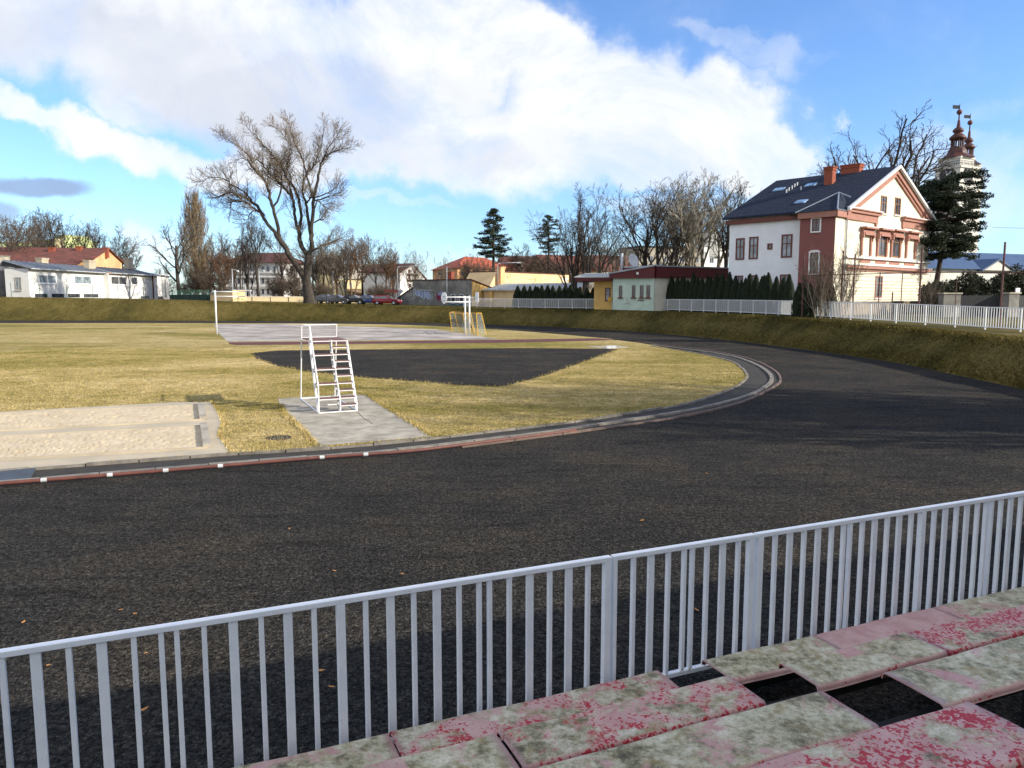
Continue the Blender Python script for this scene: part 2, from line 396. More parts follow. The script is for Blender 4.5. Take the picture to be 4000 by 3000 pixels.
def strip(name, pts, w, z0, z1, mat, gap=None, seed=0):
    C=crom([(p[0],p[1],0) for p in S(pts)],10,False)[:,:2]
    # resample by length
    d=np.r_[0,np.cumsum(np.linalg.norm(np.diff(C,axis=0),axis=1))]
    st=gap or 1.5; n=int(d[-1]/st); r=random.Random(seed)
    mb=MB()
    for i in range(n):
        a=i*st+.012; b=(i+1)*st-.012
        P=[np.array([np.interp(t,d,C[:,0]),np.interp(t,d,C[:,1])]) for t in (a,(a+b)/2,b)]
        e=r.uniform(-.012,.012); j=r.uniform(-.012,.012)
        for k in range(2):
            q=P[k+1]-P[k]; q/=np.linalg.norm(q); nn=np.array([-q[1],q[0]])
            A=P[k]+nn*(w/2+j);B_=P[k]-nn*(w/2-j);Cc=P[k+1]-nn*(w/2-j);D_=P[k+1]+nn*(w/2+j)
            mb.hexa([(A[0],A[1],z0),(B_[0],B_[1],z0),(Cc[0],Cc[1],z0),(D_[0],D_[1],z0),(A[0],A[1],z1+e),(B_[0],B_[1],z1+e),(Cc[0],Cc[1],z1+e),(D_[0],D_[1],z1+e)])
    o=mb.build(name,mat); tag(o,kind='structure'); return o
strip('kerb_inner_edge',kerbC,.10,-.02,.06,M['kerb_stone'],1.0,1)
strip('kerb_gutter',kerbB,.16,-.02,.055,M['kerb_stone'],1.0,2)
strip('kerb_track',[p for p in kerbA if p[0]>1700 and p[1]>1330],.09,-.02,.05,M['kerb_pink'],1.5,3)
DR=crom([(p[0],p[1],0) for p in S(kerbC[:-3])],6,False)[:,:2].tolist()+crom([(p[0],p[1],0) for p in S(kerbA[:16])],6,False)[::-1,:2].tolist()
sheet('drain_strip',DR,.004,M['drain_dirt'])
# infield turf sheet
CA=crom([(p[0],p[1],0) for p in S(kerbC[:-1])],8,False)[:,:2]
far=crom([(p[0],p[1],0) for p in S([(2500,1341),(2404,1329),(2332,1320),(1952,1289),(1500,1268),(836,1263),(0,1263),(-900,1264)])],6,False)[:,:2]
TURF=[tuple(p) for p in CA]+[tuple(p) for p in far]
TURF=[(TURF[0][0]-40,TURF[0][1]+0)]+TURF+[(TURF[-1][0]-5,TURF[-1][1]-10)]
sheet('infield_grass',TURF,.03,M['turf'])
COURT=S([(836,1267),(1100,1266),(1500,1280),(1703,1288),(1830,1307),(1947,1327),(890,1336),(850,1300)])
sheet('sports_court',COURT,.036,M['court_asphalt'])
RUN=S([(893,1339),(1500,1334.5),(1950,1329),(2332,1323),(2410,1330),(1950,1341),(1500,1344),(925,1350),(896,1346)])
sheet('runway',RUN,.042,M['runway_red'])
APRON=S([px('D',*p) for p in [(540,764),(600,758),(900,755),(1150,753),(1338,755),(1300,769),(1250,787),(1180,812),(1100,834),(1070,837),(1000,834),(900,826),(760,815),(650,802),(590,790),(553,776)]])
sheet('jump_apron',APRON,.036,M['cinder'])
SLAB=S([(2290,1357),(2400,1352),(2455,1358),(2380,1366)])
o=MB().prism(SLAB,.0,.06).build('concrete_slab',M['concrete']); tag(o,'flat concrete slab in the grass at the far tip of the black apron','slab')
PAD=[gk('L1',*p)[:2] for p in [(235,1000),(600,975),(1060,950),(1190,956),(1460,1130),(1700,1280),(1905,1412),(1300,1462),(645,1518),(560,1400),(440,1280),(330,1180),(262,1070)]]
sheet('concrete_pad',PAD,.038,M['concrete'])
# cracks on pad
mb=MB(); cr=[gk('L1',*p,.041) for p in [(1098,1135),(1130,1165),(1165,1200),(1235,1240),(1260,1262)]]
mb.tube(cr,.006,4); o=mb.build('pad_crack',M['dark_metal']); tag(o,kind='structure')
# sand pits
SURR=[gk('M7',*p)[:2] for p in [(-800,225),(0,158),(900,108),(1700,64),(2020,62),(2080,150),(2125,260),(2085,390),(2150,470),(2205,556),(2065,572),(1560,607),(485,688),(0,728),(-800,790)]]
sheet('sand_pit_surround',SURR,.045,M['pit_edge'])
def pit(top,bot,name,label):
    root=empty(name,gk('M7',*top[0]),label=label,cat='sand pit')
    poly=[gk('M7',*p)[:2] for p in top]+[gk('M7',*p)[:2] for p in bot[::-1]]
    n=len(poly)
    # rippled sand sheet
    A=np.array([list(gk('M7',*p)[:2]) for p in top]); B=np.array([list(gk('M7',*p)[:2]) for p in bot])
    nu,nv=260,60; r=np.random.RandomState(len(label)); V=[];
    H=r.rand(nv,nu); 
    for _ in range(2): H=(H+np.roll(H,1,0)+np.roll(H,-1,0)+np.roll(H,1,1)+np.roll(H,-1,1))/5
    H=(H-H.mean())/H.std()*.0045
    for _ in range(90):
        i,j=r.randint(4,nv-4),r.randint(4,nu-4); H[i-1:i+1,j-1:j+2]-=.03; H[i-2,j-1:j+2]+=.015
    tt=np.linspace(0,1,nu)
    ta=np.linspace(0,1,len(top))
    for j in range(nv):
        f=j/(nv-1)
        for i in range(nu):
            a=np.array([np.interp(tt[i],ta,A[:,0]),np.interp(tt[i],ta,A[:,1])]); b=np.array([np.interp(tt[i],ta,B[:,0]),np.interp(tt[i],ta,B[:,1])])
            p=a*(1-f)+b*f; V.append((p[0],p[1],.07+ (H[j,i] if 0<j<nv-1 else -.01)))
    Fc=np.array([(j*nu+i,j*nu+i+1,(j+1)*nu+i+1,(j+1)*nu+i) for j in range(nv-1) for i in range(nu-1)])
    mesh_obj('sand',V,Fc,M['sand'],root,True)
    for nm,E_ in (('edge_board',top),('edge_board',bot)):
        mb=MB(); L=[gk('M7',*p) for p in E_]
        for a,b in zip(L[:-1],L[1:]):
            q=(b-a).normalized(); nn=Vector((-q.y,q.x,0))*.03
            mb.hexa([a+nn,a-nn,b-nn,b+nn,a+nn+Vector((0,0,.085)),a-nn+Vector((0,0,.085)),b-nn+Vector((0,0,.085)),b+nn+Vector((0,0,.085))])
        mb.build(nm,M['pit_edge'],root)
    a,b=gk('M7',*top[-1]),gk('M7',*bot[-1]); q=(b-a).normalized(); nn=Vector((-q.y,q.x,0))*.09
    MB().hexa([a+nn,a-nn,b-nn,b+nn]+[p+Vector((0,0,.15)) for p in (a+nn,a-nn,b-nn,b+nn)]).build('end_board',M['concrete'],root)
pit([(-800,215),(0,180),(900,138),(1925,95)],[(-800,385),(0,345),(900,300),(1950,240)],'sand_pit','far long jump sand pit of two, next to the mown grass')
pit([(-800,455),(0,406),(900,355),(1955,300)],[(-800,680),(0,628),(900,578),(1990,512)],'sand_pit','near long jump sand pit of two, beside the concrete margin and cinder track')
MP=[gk('M7',*p)[:2] for p in [(-900,800),(0,738),(345,703),(290,802),(0,830),(-900,900)]]
o=MB().prism(MP,.0,.05).build('rubber_mat',M['rubber_mat']); tag(o,'dark grey take-off mat between the sand pit margin and the gutter kerb','mat')
# rail pipe
mb=MB(); C=crom([(p[0],p[1],0) for p in S(kerbA[:8])],6,False)[:,:2]
C=C[C[:,0]>-16]; L=[(x,y,.065) for x,y in C]
rail=empty('track_rail',(L[0][0],L[0][1],0),label='rust red pipe rail with white joints along the inner edge of the track',cat='rail')
MB().tube(L,.038,8).build('pipe',M['rust_rail'],rail,True)
d=np.r_[0,np.cumsum(np.linalg.norm(np.diff(C,axis=0),axis=1))]
for (xx,yy) in [(1035,783),(1580,737),(2118,690),(470,828)]:
    p=gnd(*px('M7',xx,yy),.06); i=int(np.hypot(C[:,0]-p.x,C[:,1]-p.y).argmin()); i=min(i,len(C)-2)
    q=Vector((*(C[i+1]-C[i]),0)).normalized(); c=Vector((C[i][0],C[i][1],.065))
    MB().tube([c-q*.05,c+q*.05],.041,8).build('joint',M['white_old'],rail)
for (xx,yy) in [(712,1650),(1270,1605)]:
    p=gnd(*px('L1',xx,yy),.06); i=int(np.hypot(C[:,0]-p.x,C[:,1]-p.y).argmin()); i=min(i,len(C)-2)
    q=Vector((*(C[i+1]-C[i]),0)).normalized(); c=Vector((C[i][0],C[i][1],.065))
    MB().tube([c-q*.05,c+q*.05],.041,8).build('joint',M['white_old'],rail)

# ---------------------------------------------------------------- blades (grass) as stuff
def inpoly(X,Y,poly):
    poly=np.array(poly); c=np.zeros(len(X),bool); j=len(poly)-1
    for i in range(len(poly)):
        xi,yi=poly[i][0],poly[i][1]; xj,yj=poly[j][0],poly[j][1]
        m=((yi>Y)!=(yj>Y))&(X<(xj-xi)*(Y-yi)/(yj-yi+1e-12)+xi); c^=m; j=i
    return c
def blades(name, X,Y,Z,h,w,mat,seed,lean=.5,slope=None):
    r=np.random.RandomState(seed); n=len(X); a=r.rand(n)*2*pi; hh=h*(.5+r.rand(n)); la=r.rand(n)*2*pi; ll=hh*lean*r.rand(n)
    dx,dy=np.cos(a)*w/2,np.sin(a)*w/2
    V=np.empty((n,3,3)); V[:,0]=np.c_[X-dx,Y-dy,Z-.01]; V[:,1]=np.c_[X+dx,Y+dy,Z-.01]; V[:,2]=np.c_[X+np.cos(la)*ll,Y+np.sin(la)*ll,Z+hh]
    o=mesh_obj(name,V.reshape(-1,3),np.arange(3*n).reshape(-1,3),mat,origin=(0,0,0)); tag(o,kind='stuff'); return o
r=np.random.RandomState(5)
def scat(n,x0,x1,y0,y1): return r.uniform(x0,x1,n),r.uniform(y0,y1,n)
X,Y=scat(900000,-32,14,15,52)
k=(r.rand(len(X))<(19/np.maximum(Y,19))**1.3)&(np.abs(X)<.70*Y+1)
X,Y=X[k],Y[k]
k=inpoly(X,Y,TURF)&~inpoly(X,Y,PAD)&~inpoly(X,Y,SURR)&~inpoly(X,Y,APRON); X,Y=X[k],Y[k]
blades('grass',X,Y,np.full(len(X),.03),.03,.022,M['turf_blade'],1,1.2)
# ragged longer grass along the edges of pad, pit and kerbs
ex,ey=[],[]
def along(poly,n,wd,closed=True):
    P=np.array([(p[0],p[1]) for p in poly]); Q=np.roll(P,-1,0) if closed else P[1:]; P=P if closed else P[:-1]
    L=np.linalg.norm(Q-P,axis=1); 
    for a,b,l in zip(P,Q,L):
        m=int(n*l); t=r.rand(m)[:,None]; p=a+(b-a)*t+r.normal(0,wd,(m,2)); ex.append(p[:,0]); ey.append(p[:,1])
along(PAD[2:7],160,.05,False); along(PAD[8:],160,.05,False); along(SURR[3:10],160,.05,False); along(CA[20:110],90,.06,False); along(APRON,25,.12)
X=np.concatenate(ex);Y=np.concatenate(ey); k=(Y<75)&inpoly(X,Y,TURF)&~inpoly(X,Y,SURR)
blades('edge_grass',X[k],Y[k],np.full(k.sum(),.03),.07,.03,M['turf_blade'],2,.8)
# bank grass
n=260000; i=r.randint(0,nL,n); t=r.rand(n)*1.6; f=r.rand(n)
p=BL[i,:2]*(1-f[:,None])+BL[(i+1)%nL,:2]*f[:,None]; bn=BN[i]; p=p+bn*(WB[i]*t)[:,None]
z=ZC[i]*np.minimum(1,t)+.03
k=(ZC[i]>.6)&(p[:,1]>18)&(np.abs(p[:,0])<.72*p[:,1])
dist=p[:,1]
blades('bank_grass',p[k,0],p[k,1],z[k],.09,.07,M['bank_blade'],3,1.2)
# ---------------------------------------------------------------- facade frames
class Fr:
    "vertical facade plane through two points seen at photo x1 and x2 and distances Y1, Y2"
    def __init__(s,x1,Y1,x2,Y2,yref=1120):
        a=at(x1,yref,Y1); b=at(x2,yref,Y2); s.a=Vector((a.x,a.y,0)); b=Vector((b.x,b.y,0))
        s.w=(b-s.a).length; s.u=(b-s.a)/s.w; s.n=Vector((-s.u.y,s.u.x,0))   # n points away from the viewer
    def hit(s,x,y):
        xx=(x-2000)/F; v=(1500-y)/F; d=Vector((xx,cos(PITCH)+v*sin(PITCH),-sin(PITCH)+v*cos(PITCH)))
        o=Vector((0,0,EYE)); t=(s.a-o).dot(s.n)/d.dot(s.n); p=o+d*t
        return (p-s.a).dot(s.u), p.z
    def p(s,q,z,d=0.0):
        "q along, z up, d towards the viewer"
        v=s.a+s.u*q-s.n*d; return Vector((v.x,v.y,z))
    def box(s,mb,q0,q1,z0,z1,d0,d1):
        return mb.hexa([s.p(q0,z0,d1),s.p(q1,z0,d1),s.p(q1,z0,d0),s.p(q0,z0,d0),s.p(q0,z1,d1),s.p(q1,z1,d1),s.p(q1,z1,d0),s.p(q0,z1,d0)])
    def poly(s,mb,pts,d0,d1):
        return mb.extr([s.p(q,z,d1) for q,z in pts], s.n*(d1-d0))
def window(f,par,q0,z0,q1,z1,fm,pm,nx=1,nz=0,fw=.07,proud=.05,sill=None,label=None,off=0.0):
    mb=MB(); d0,d1=off,off+proud
    f.box(mb,q0,q0+fw,z0,z1,d0,d1); f.box(mb,q1-fw,q1,z0,z1,d0,d1)
    f.box(mb,q0+fw,q1-fw,z0,z0+fw,d0,d1); f.box(mb,q0+fw,q1-fw,z1-fw,z1,d0,d1)
    m=fw*.6
    for i in range(nx):
        c=q0+(q1-q0)*(i+1)/(nx+1); f.box(mb,c-m/2,c+m/2,z0+fw,z1-fw,d0,d1-.008)
    for zf in ([nz] if isinstance(nz,float) else []):
        c=z0+(z1-z0)*zf; f.box(mb,q0+fw,q1-fw,c-m/2,c+m/2,d0,d1-.012)
    w=mb.build('window',fm,par); 
    if label: w['label']=label
    mb=MB(); f.box(mb,q0+fw*.5,q1-fw*.5,z0+fw*.5,z1-fw*.5,off-.03,off+.012); mb.build('pane',pm,w)
    if sill:
        mb=MB(); f.box(mb,q0-.12,q1+.12,z0-.10,z0-.002,off-.02,off+.16); mb.build('sill',sill,w)
    return w
def winpx(f,par,k,x0,y0,x1,y1,fm,pm,**kw):
    a=f.hit(*px(k,x0,y1)); b=f.hit(*px(k,x1,y0)); c=f.hit(*px(k,x0,y0))
    z0=a[1]; z1=(b[1]+c[1])/2
    return window(f,par,a[0],z0,b[0],z1,fm,pm,**kw)
def gable_roof(f,par,mat,w,dep,ze,zr,ov=.4,th=.18,q0=0.0,name='roof'):
    "ridge runs along depth; gable in the facade plane"
    mb=MB(); m=q0+w/2; sl=(zr-ze)/(w/2)
    pts=[(q0-ov,ze-ov*sl),(m,zr),(q0+w+ov,ze-ov*sl)]
    P=[(pts[0][0],pts[0][1]+th),(m,zr+th),(pts[2][0],pts[2][1]+th),(pts[2][0],pts[2][1]),(m,zr),(pts[0][0],pts[0][1])]
    A=[f.p(q,z,ov) for q,z in P]; B=[f.p(q,z,-dep-ov) for q,z in P]
    mb.add(A+B,[(0,1,7,6),(1,2,8,7),(2,3,9,8),(3,4,10,9),(4,5,11,10),(5,0,6,11),(0,5,4,1),(1,4,3,2),(6,7,10,11),(7,8,9,10)])
    return mb.build(name,mat,par)
def hip(mb,P,z0,z1,ins=.3,ov=.4):
    "P: four plan corners; ridge along the longer side"
    P=[Vector((p[0],p[1],0)) for p in P]; c=sum(P,Vector())/4
    if (P[1]-P[0]).length<(P[2]-P[1]).length: P=P[1:]+P[:1]
    E=[p+(p-c).normalized()*ov*1.4 for p in P]
    m1=(P[0]+P[3])/2; m2=(P[1]+P[2])/2; r1=m1+(m2-m1)*ins; r2=m2+(m1-m2)*ins
    V=[(p.x,p.y,z0) for p in E]+[(r1.x,r1.y,z1),(r2.x,r2.y,z1)]
    return mb.add(V,[(0,1,5,4),(1,2,5),(2,3,4,5),(3,0,4),(3,2,1,0)])
def fbox_plan(f,w,dep): return [f.p(0,0),f.p(w,0),f.p(w,0,-dep),f.p(0,0,-dep)]

# ---------------------------------------------------------------- red and white house
hf=Fr(px('D',1828,0)[0],71,px('D',2008,0)[0],84,900)     # gable front
HW=hf.w; zb=1.5; ze=hf.hit(*px('M6',430,440))[1]; zr=hf.hit(*px('M6',960,22))[1]
DEP=12.1
house=empty('gabled_house',hf.p(0,zb),label='two storey house with cream gable, dark red bay and dark slate roof',cat='house')
mb=MB(); hf.poly(mb,[(0,zb),(HW,zb),(HW,ze),(HW/2,zr),(0,ze)],-.02,0.0); hf.box(mb,.0,HW,zb,ze,-DEP,-.02); mb.build('wall',M['cream_wall'],house)
hs=Fr(2000,1,2001,1); hs.a=hf.p(0,0,-DEP); hs.u=-hf.n.copy(); hs.n=Vector((-hs.u.y,hs.u.x,0)); hs.w=DEP  # side wall seen from the left, u towards the viewer
mb=MB(); hs.box(mb,0,DEP-.02,zb,ze-.3,-.2,.03); mb.build('side_wall',M['side_wall'],house)
bay0=DEP-3.4; BP=2.05
mb=MB(); hs.box(mb,bay0,DEP-.06,zb,ze-.42,0.03,BP); mb.build('bay',M['red_bay'],house)
bf=Fr(2000,1,2001,1); bf.a=hs.p(DEP-.06,0,BP); bf.u=hf.u.copy(); bf.n=hf.n.copy(); bf.w=BP
mb=MB(); bf.box(mb,0.0,BP-.005,zb,ze-.45,-.02,.03); mb.build('bay_front',M['cream_wall'],house)
# downpipe at the junction
MB().tube([hf.p(-.08,zb+1.0,.1),hf.p(-.08,ze-.1,.1)],.06,8).build('downpipe',M['galv'],house)
mb=MB(); MB.tube(mb,[hs.p(bay0-.08,zb,.12),hs.p(bay0-.08,ze-.5,.12)],.05,8); mb.build('downpipe',M['galv'],house)
roof=gable_roof(hf,house,M['slate_roof'],HW,DEP,ze,zr,.55,.2)
# verge board and rake moulding in red under white edge
sl=(zr-ze)/(HW/2)
for sgn in (0,1):
    mb=MB(); e=.45
    for (o0,o1,dd) in ((.0,-.55,.32),(-.55,-.85,.18)):
        if sgn==0: P=[(-e,ze-e*sl+o0),(HW/2,zr+o0),(HW/2,zr+o1),(-e,ze-e*sl+o1)]
        else: P=[(HW+e,ze-e*sl+o0),(HW/2,zr+o0),(HW/2,zr+o1),(HW+e,ze-e*sl+o1)][::-1]
        hf.poly(mb,P,.005,dd)
    mb.build('rake_moulding',M['red_trim'],house)
    mb=MB()
    if sgn==0: P=[(-.7,ze-.7*sl+.24),(HW/2,zr+.24),(HW/2,zr-.01),(-.7,ze-.7*sl-.01)]
    else: P=[(HW+.7,ze-.7*sl+.24),(HW/2,zr+.24),(HW/2,zr-.01),(HW+.7,ze-.7*sl-.01)][::-1]
    hf.poly(mb,P,.34,.62); mb.build('verge_board',M['white_paint'],house)
# broken eaves cornice on the front
for (xa,xb,ya,yb) in ((428,765,452,0),(1035,1335,490,0)):
    q0=hf.hit(*px('M6',xa,470))[0]; q1=hf.hit(*px('M6',xb,500))[0]; zt=ze-.05
    mb=MB(); hf.box(mb,q0,q1,zt-1.0,zt-.35,.005,.16); hf.box(mb,q0-.1,q1+.15,zt-.35,zt-.1,.005,.36); hf.box(mb,q0-.15,q1+.25,zt-.1,zt,.005,.5)
    qq=q1-.5 if xa<900 else q0+.1
    hf.poly(mb,[(qq,zt-1.0),(qq+.45,zt-1.0),(qq+.22,zt-1.6)],.005,.16); mb.build('cornice',M['red_trim'],house)
    mb=MB(); hf.box(mb,q0-.16,q1+.27,zt+.002,zt+.08,.0,.52); mb.build('cornice_cap',M['white_paint'],house)
mb=MB(); hs.box(mb,-.3,bay0-.01,ze-.75,ze-.35,.03,.35); mb.build('eaves_cornice',M['brown_wood'],house)
mb=MB(); hs.box(mb,bay0-.1,DEP+.15,ze-.95,ze-.42,BP,BP+.3); bf.box(mb,-.25,BP-.1,ze-.95,ze-.44,.03,.3); mb.build('bay_cornice',M['red_trim'],house)
# bay hip roof
zt=ze-.40; A=[hs.p(bay0-2.3,zt,.5),hs.p(DEP+.25,zt,BP+.4),hs.p(DEP+.25,zt,.0),hs.p(bay0-.3,zt,BP+.4)]
rz=ze+1.5; k1=hs.p(DEP-1.3,rz,-.9); k2=hs.p(bay0-1.5,rz-.9,-.6)
MB().add([hs.p(bay0-.3,zt,BP+.4),hs.p(DEP+.25,zt,BP+.4),hs.p(DEP+.25,zt,-.3),k1,hs.p(bay0-2.6,zt+.1,-.3),hs.p(DEP-1.2,rz,-1.4)],
   [(0,1,3),(1,2,3),(0,3,4),(2,5,3),(3,5,4)]).build('bay_roof',M['slate_roof'],house)
mb=MB(); 
for a,b in ((hs.p(DEP+.25,zt+.03,BP+.4),k1+Vector((0,0,.03))),(k1+Vector((0,0,.03)),hs.p(DEP-.1,rz-.5,-.75)),(hs.p(DEP+.25,zt+.04,BP+.4),hs.p(DEP+.25,zt+.04,.1)),(hs.p(bay0-.3,zt+.02,BP+.4),k1+Vector((0,0,.02)))): mb.tube([a,b],.07,5)
mb.build('roof_flashing',M['grey_roof_metal'],house)
# gable windows
for a in ((797,318,868,505),(948,338,1018,522)):
    winpx(hf,house,'M6',*a,M['ochre_wood'],M['glass'],nx=1,nz=.62,fw=.10,proud=.07,sill=M['white_paint'])
# four front bays with hoods (blind, window, window, blind)
for i,(xa,xb,ya,yb,blind) in enumerate(((575,690,655,965,1),(748,860,672,975,0),(898,1005,685,985,0),(1060,1168,705,995,1))):
    q0=hf.hit(*px('M6',xa,yb))[0]; q1=hf.hit(*px('M6',xb,yb))[0]; zt=hf.hit(*px('M6',xa+20,ya))[1]; z0=hf.hit(*px('M6',(xa+xb)/2,yb))[1]
    mb=MB(); cw=.30
    hf.box(mb,q0,q0+cw,z0,zt-.5,.005,.16); hf.box(mb,q1-cw,q1,z0,zt-.5,.005,.16)
    hf.box(mb,q0-.05,q1+.05,zt-.5,zt-.14,.005,.3); hf.box(mb,q0-.18,q1+.18,zt-.14,zt-.0,.005,.62)
    for qq in (q0-.1,q1-.12):
        hf.box(mb,qq,qq+.22,zt-.95,zt-.5,.005,.36); hf.box(mb,qq+.03,qq+.19,zt-1.25,zt-.95,.005,.22); hf.box(mb,qq+.05,qq+.17,zt-1.55,zt-1.25,.005,.14)
    hf.box(mb,q0+.1,q1-.1,zt-.72,zt-.5,.17,.42)
    s_=mb.build('window_surround',M['red_trim'],house)
    mb=MB(); hf.box(mb,q0-.2,q1+.2,zt+.002,zt+.06,.0,.64); mb.build('hood_cap',M['white_paint'],s_)
    if not blind: window(hf,house,q0+cw,z0+.02,q1-cw,zt-.52,M['ochre_wood'],M['glass'],nx=1,nz=.7,fw=.09,proud=.06)
    za=hf.hit(*px('M6',(xa+xb)/2,yb+20))[1]; zb2=hf.hit(*px('M6',(xa+xb)/2,yb+78))[1]
    mb=MB(); hf.box(mb,q0,q1,zb2,za-.14,.005,.05); mb.build('apron_panel',M['red_trim'],house)
# string courses
for (y0,th_,dd,mt) in ((968,.13,.28,'white_paint'),(978,.10,.2,'red_trim'),(1050,.08,.42,'white_paint'),(1060,.28,.34,'red_trim'),(1112,.09,.1,'red_trim')):
    z=hf.hit(*px('M6',405,y0))[1]; mb=MB(); hf.box(mb,-.05,HW+.25,z-th_,z,.005,dd); mb.build('string_course',M[mt],house)
zs=[hf.hit(*px('M6',600,y))[1] for y in (1190,1235,1272,1310,1345,1378,1412,1440)]
mb=MB()
for z in zs: hf.box(mb,.05,HW-.02,z-.02,z+.02,.004,.012)
mb.build('rustication',M['concrete_stained'],house)
winpx(hf,house,'M6',735,1180,822,1425,M['red_trim'],M['glass'],nx=1,nz=.66,fw=.14,proud=.07,sill=M['white_paint'])
# side wall windows
def side_px(k,x,y,off=0.03):
    g_=Fr(2000,1,2001,1); g_.a=hs.a-hs.n*off; g_.u=hs.u; g_.n=hs.n
    return g_.hit(*px(k,x,y))
for (x0,y0,x1,y1) in ((128,1012,192,1163),(218,1002,285,1158),(438,985,518,1148),(345,1048,381,1092)):
    a=side_px('K5',x0,(y1)); b=side_px('K5',x1,y0); small=x1-x0<40
    window(hs,house,a[0],a[1],b[0],b[1],M['brown_wood'],M['glass_pale'] if not small else M['glass'],nx=0 if small else 1,nz=.6 if not small else 0,fw=.14,proud=.06,off=.03)
for (x0,y0,x1,y1) in ((120,1268,180,1330),(210,1266,272,1330),(430,1260,503,1330)):
    a=side_px('K5',x0,(y1)); b=side_px('K5',x1,y0)
    window(hs,house,a[0],a[1],b[0],b[1],M['brown_wood'],M['glass_pale'],nx=1,fw=.14,proud=.06,off=.03)
for (x0,y0,x1,y1) in ((640,868,716,978),(624,1098,706,1265)):
    a=side_px('K5',x0,y1,BP); b=side_px('K5',x1,y0,BP)
    w=window(hs,house,a[0]+.12,a[1]+.12,b[0]-.12,b[1]-.16,M['brown_wood'],M['glass'],nx=1,nz=.7,fw=.1,proud=.05,off=BP)
    mb=MB(); q0,q1,z0,z1=a[0],b[0],a[1],b[1]; c=(q0+q1)/2
    hs.box(mb,q0,q0+.13,z0,z1-.15,BP,BP+.07); hs.box(mb,q1-.13,q1,z0,z1-.15,BP,BP+.07); hs.box(mb,q0+.13,q1-.13,z0,z0+.12,BP,BP+.09)
    hs.poly(mb,[(q0,z1-.15),(q0,z1-.06),(c-.3,z1+.06),(c+.3,z1+.06),(q1,z1-.06),(q1,z1-.15)],BP,BP+.07); mb.build('window_surround',M['white_paint'],house)
# roof furniture: skylights on the left slope, chimneys, vents
def roofpt(t,frac,lift=.0):
    "t along ridge from the front, frac 0 eave .. 1 ridge (left slope)"
    return hf.p(HW/2*frac,ze+(zr-ze)*frac+.2+lift,-t)
def rp_px(k,x,y):
    a=roofpt(0,0);b=roofpt(1,0);c=roofpt(0,1); nn=(b-a).cross(c-a); x_,y_=px(k,x,y)
    xx=(x_-2000)/F; v=(1500-y_)/F; d=Vector((xx,cos(PITCH)+v*sin(PITCH),-sin(PITCH)+v*cos(PITCH))); o=Vector((0,0,EYE))
    return o+d*((a-o).dot(nn)/d.dot(nn)),nn.normalized()
for (x,y) in ((424,683),(643,651),(574,767)):
    p,nn=rp_px('K5',x,y); s1=(roofpt(0,1)-roofpt(0,0)).normalized(); s2=hf.n
    if nn.z<0: nn=-nn
    P=[p+s2*a*.55+s1*b*.45 for a,b in ((-1,-1),(1,-1),(1,1),(-1,1))]
    MB().hexa(P+[q+nn*.09 for q in P]).build('skylight',M['skylight'],house)
for (x,y) in ((475,703),(492,690),(513,678),(531,665),(549,655),(575,684)):
    p,nn=rp_px('K5',x,y); MB().lathe(p,[(.06,-.1),(.06,.25),(.09,.27),(.09,.33)],8).build('roof_vent',M['white_paint'],house)
def chim(name,par,c,w,d,z0,z1,u,mat,pots=2):
    n_=Vector((-u.y,u.x,0)); mb=MB()
    def bx(a,b,za,zb_): 
        P=[c-u*a-n_*b,c+u*a-n_*b,c+u*a+n_*b,c-u*a+n_*b]; mb.hexa([Vector((q.x,q.y,za)) for q in P]+[Vector((q.x,q.y,zb_)) for q in P])
    bx(w/2,d/2,z0,z1-.35); bx(w/2+.06,d/2+.06,z1-.35,z1-.12); bx(w/2+.12,d/2+.12,z1-.12,z1)
    ch=mb.build(name,mat,par)
    for i in range(pots):
        q=c+u*((i-(pots-1)/2)*.5); MB().tube([(q.x,q.y,z1),(q.x,q.y,z1+.4)],.05,6).build('flue',M['dark_metal'],ch)
    return ch
p,_=rp_px('K5',770,640); zt=at(*px('K5',775,528),p.y).z; chim('chimney',roof,Vector((p.x,p.y,0)),.85,.75,p.z-.6,zt,hf.n,M['brick_chimney'])
q=hf.p(HW/2,0,-5.6); q2=at(*px('K5',990,525),q.y); chim('chimney',roof,hf.p(HW/2-.1,0,-4.2),.9,1.9,zr-.5,zr+.85,hf.u,M['brick_chimney'],3)

# concrete retaining wall in front of the house
rw=Fr(px('K5',840,0)[0],67,px('K5',1560,0)[0],79,1190)
t=rw.hit(*px('K5',900,1452))[1]; t2=rw.hit(*px('K5',1500,1445))[1]
mb=MB(); rw.box(mb,0,rw.w,1.0,t,-.3,0); wl=mb.build('retaining_wall',M['concrete_stained']); tag(wl,'low rust-streaked concrete retaining wall below the cream gable front','wall')
mb=MB(); rw.box(mb,-.1,rw.w+.1,t+.002,t+.10,-.35,.08); mb.build('coping',M['concrete'],wl)
mb=MB(); hf.box(mb,-2,HW+6,1.2,t-.1,-.2,3.0); 

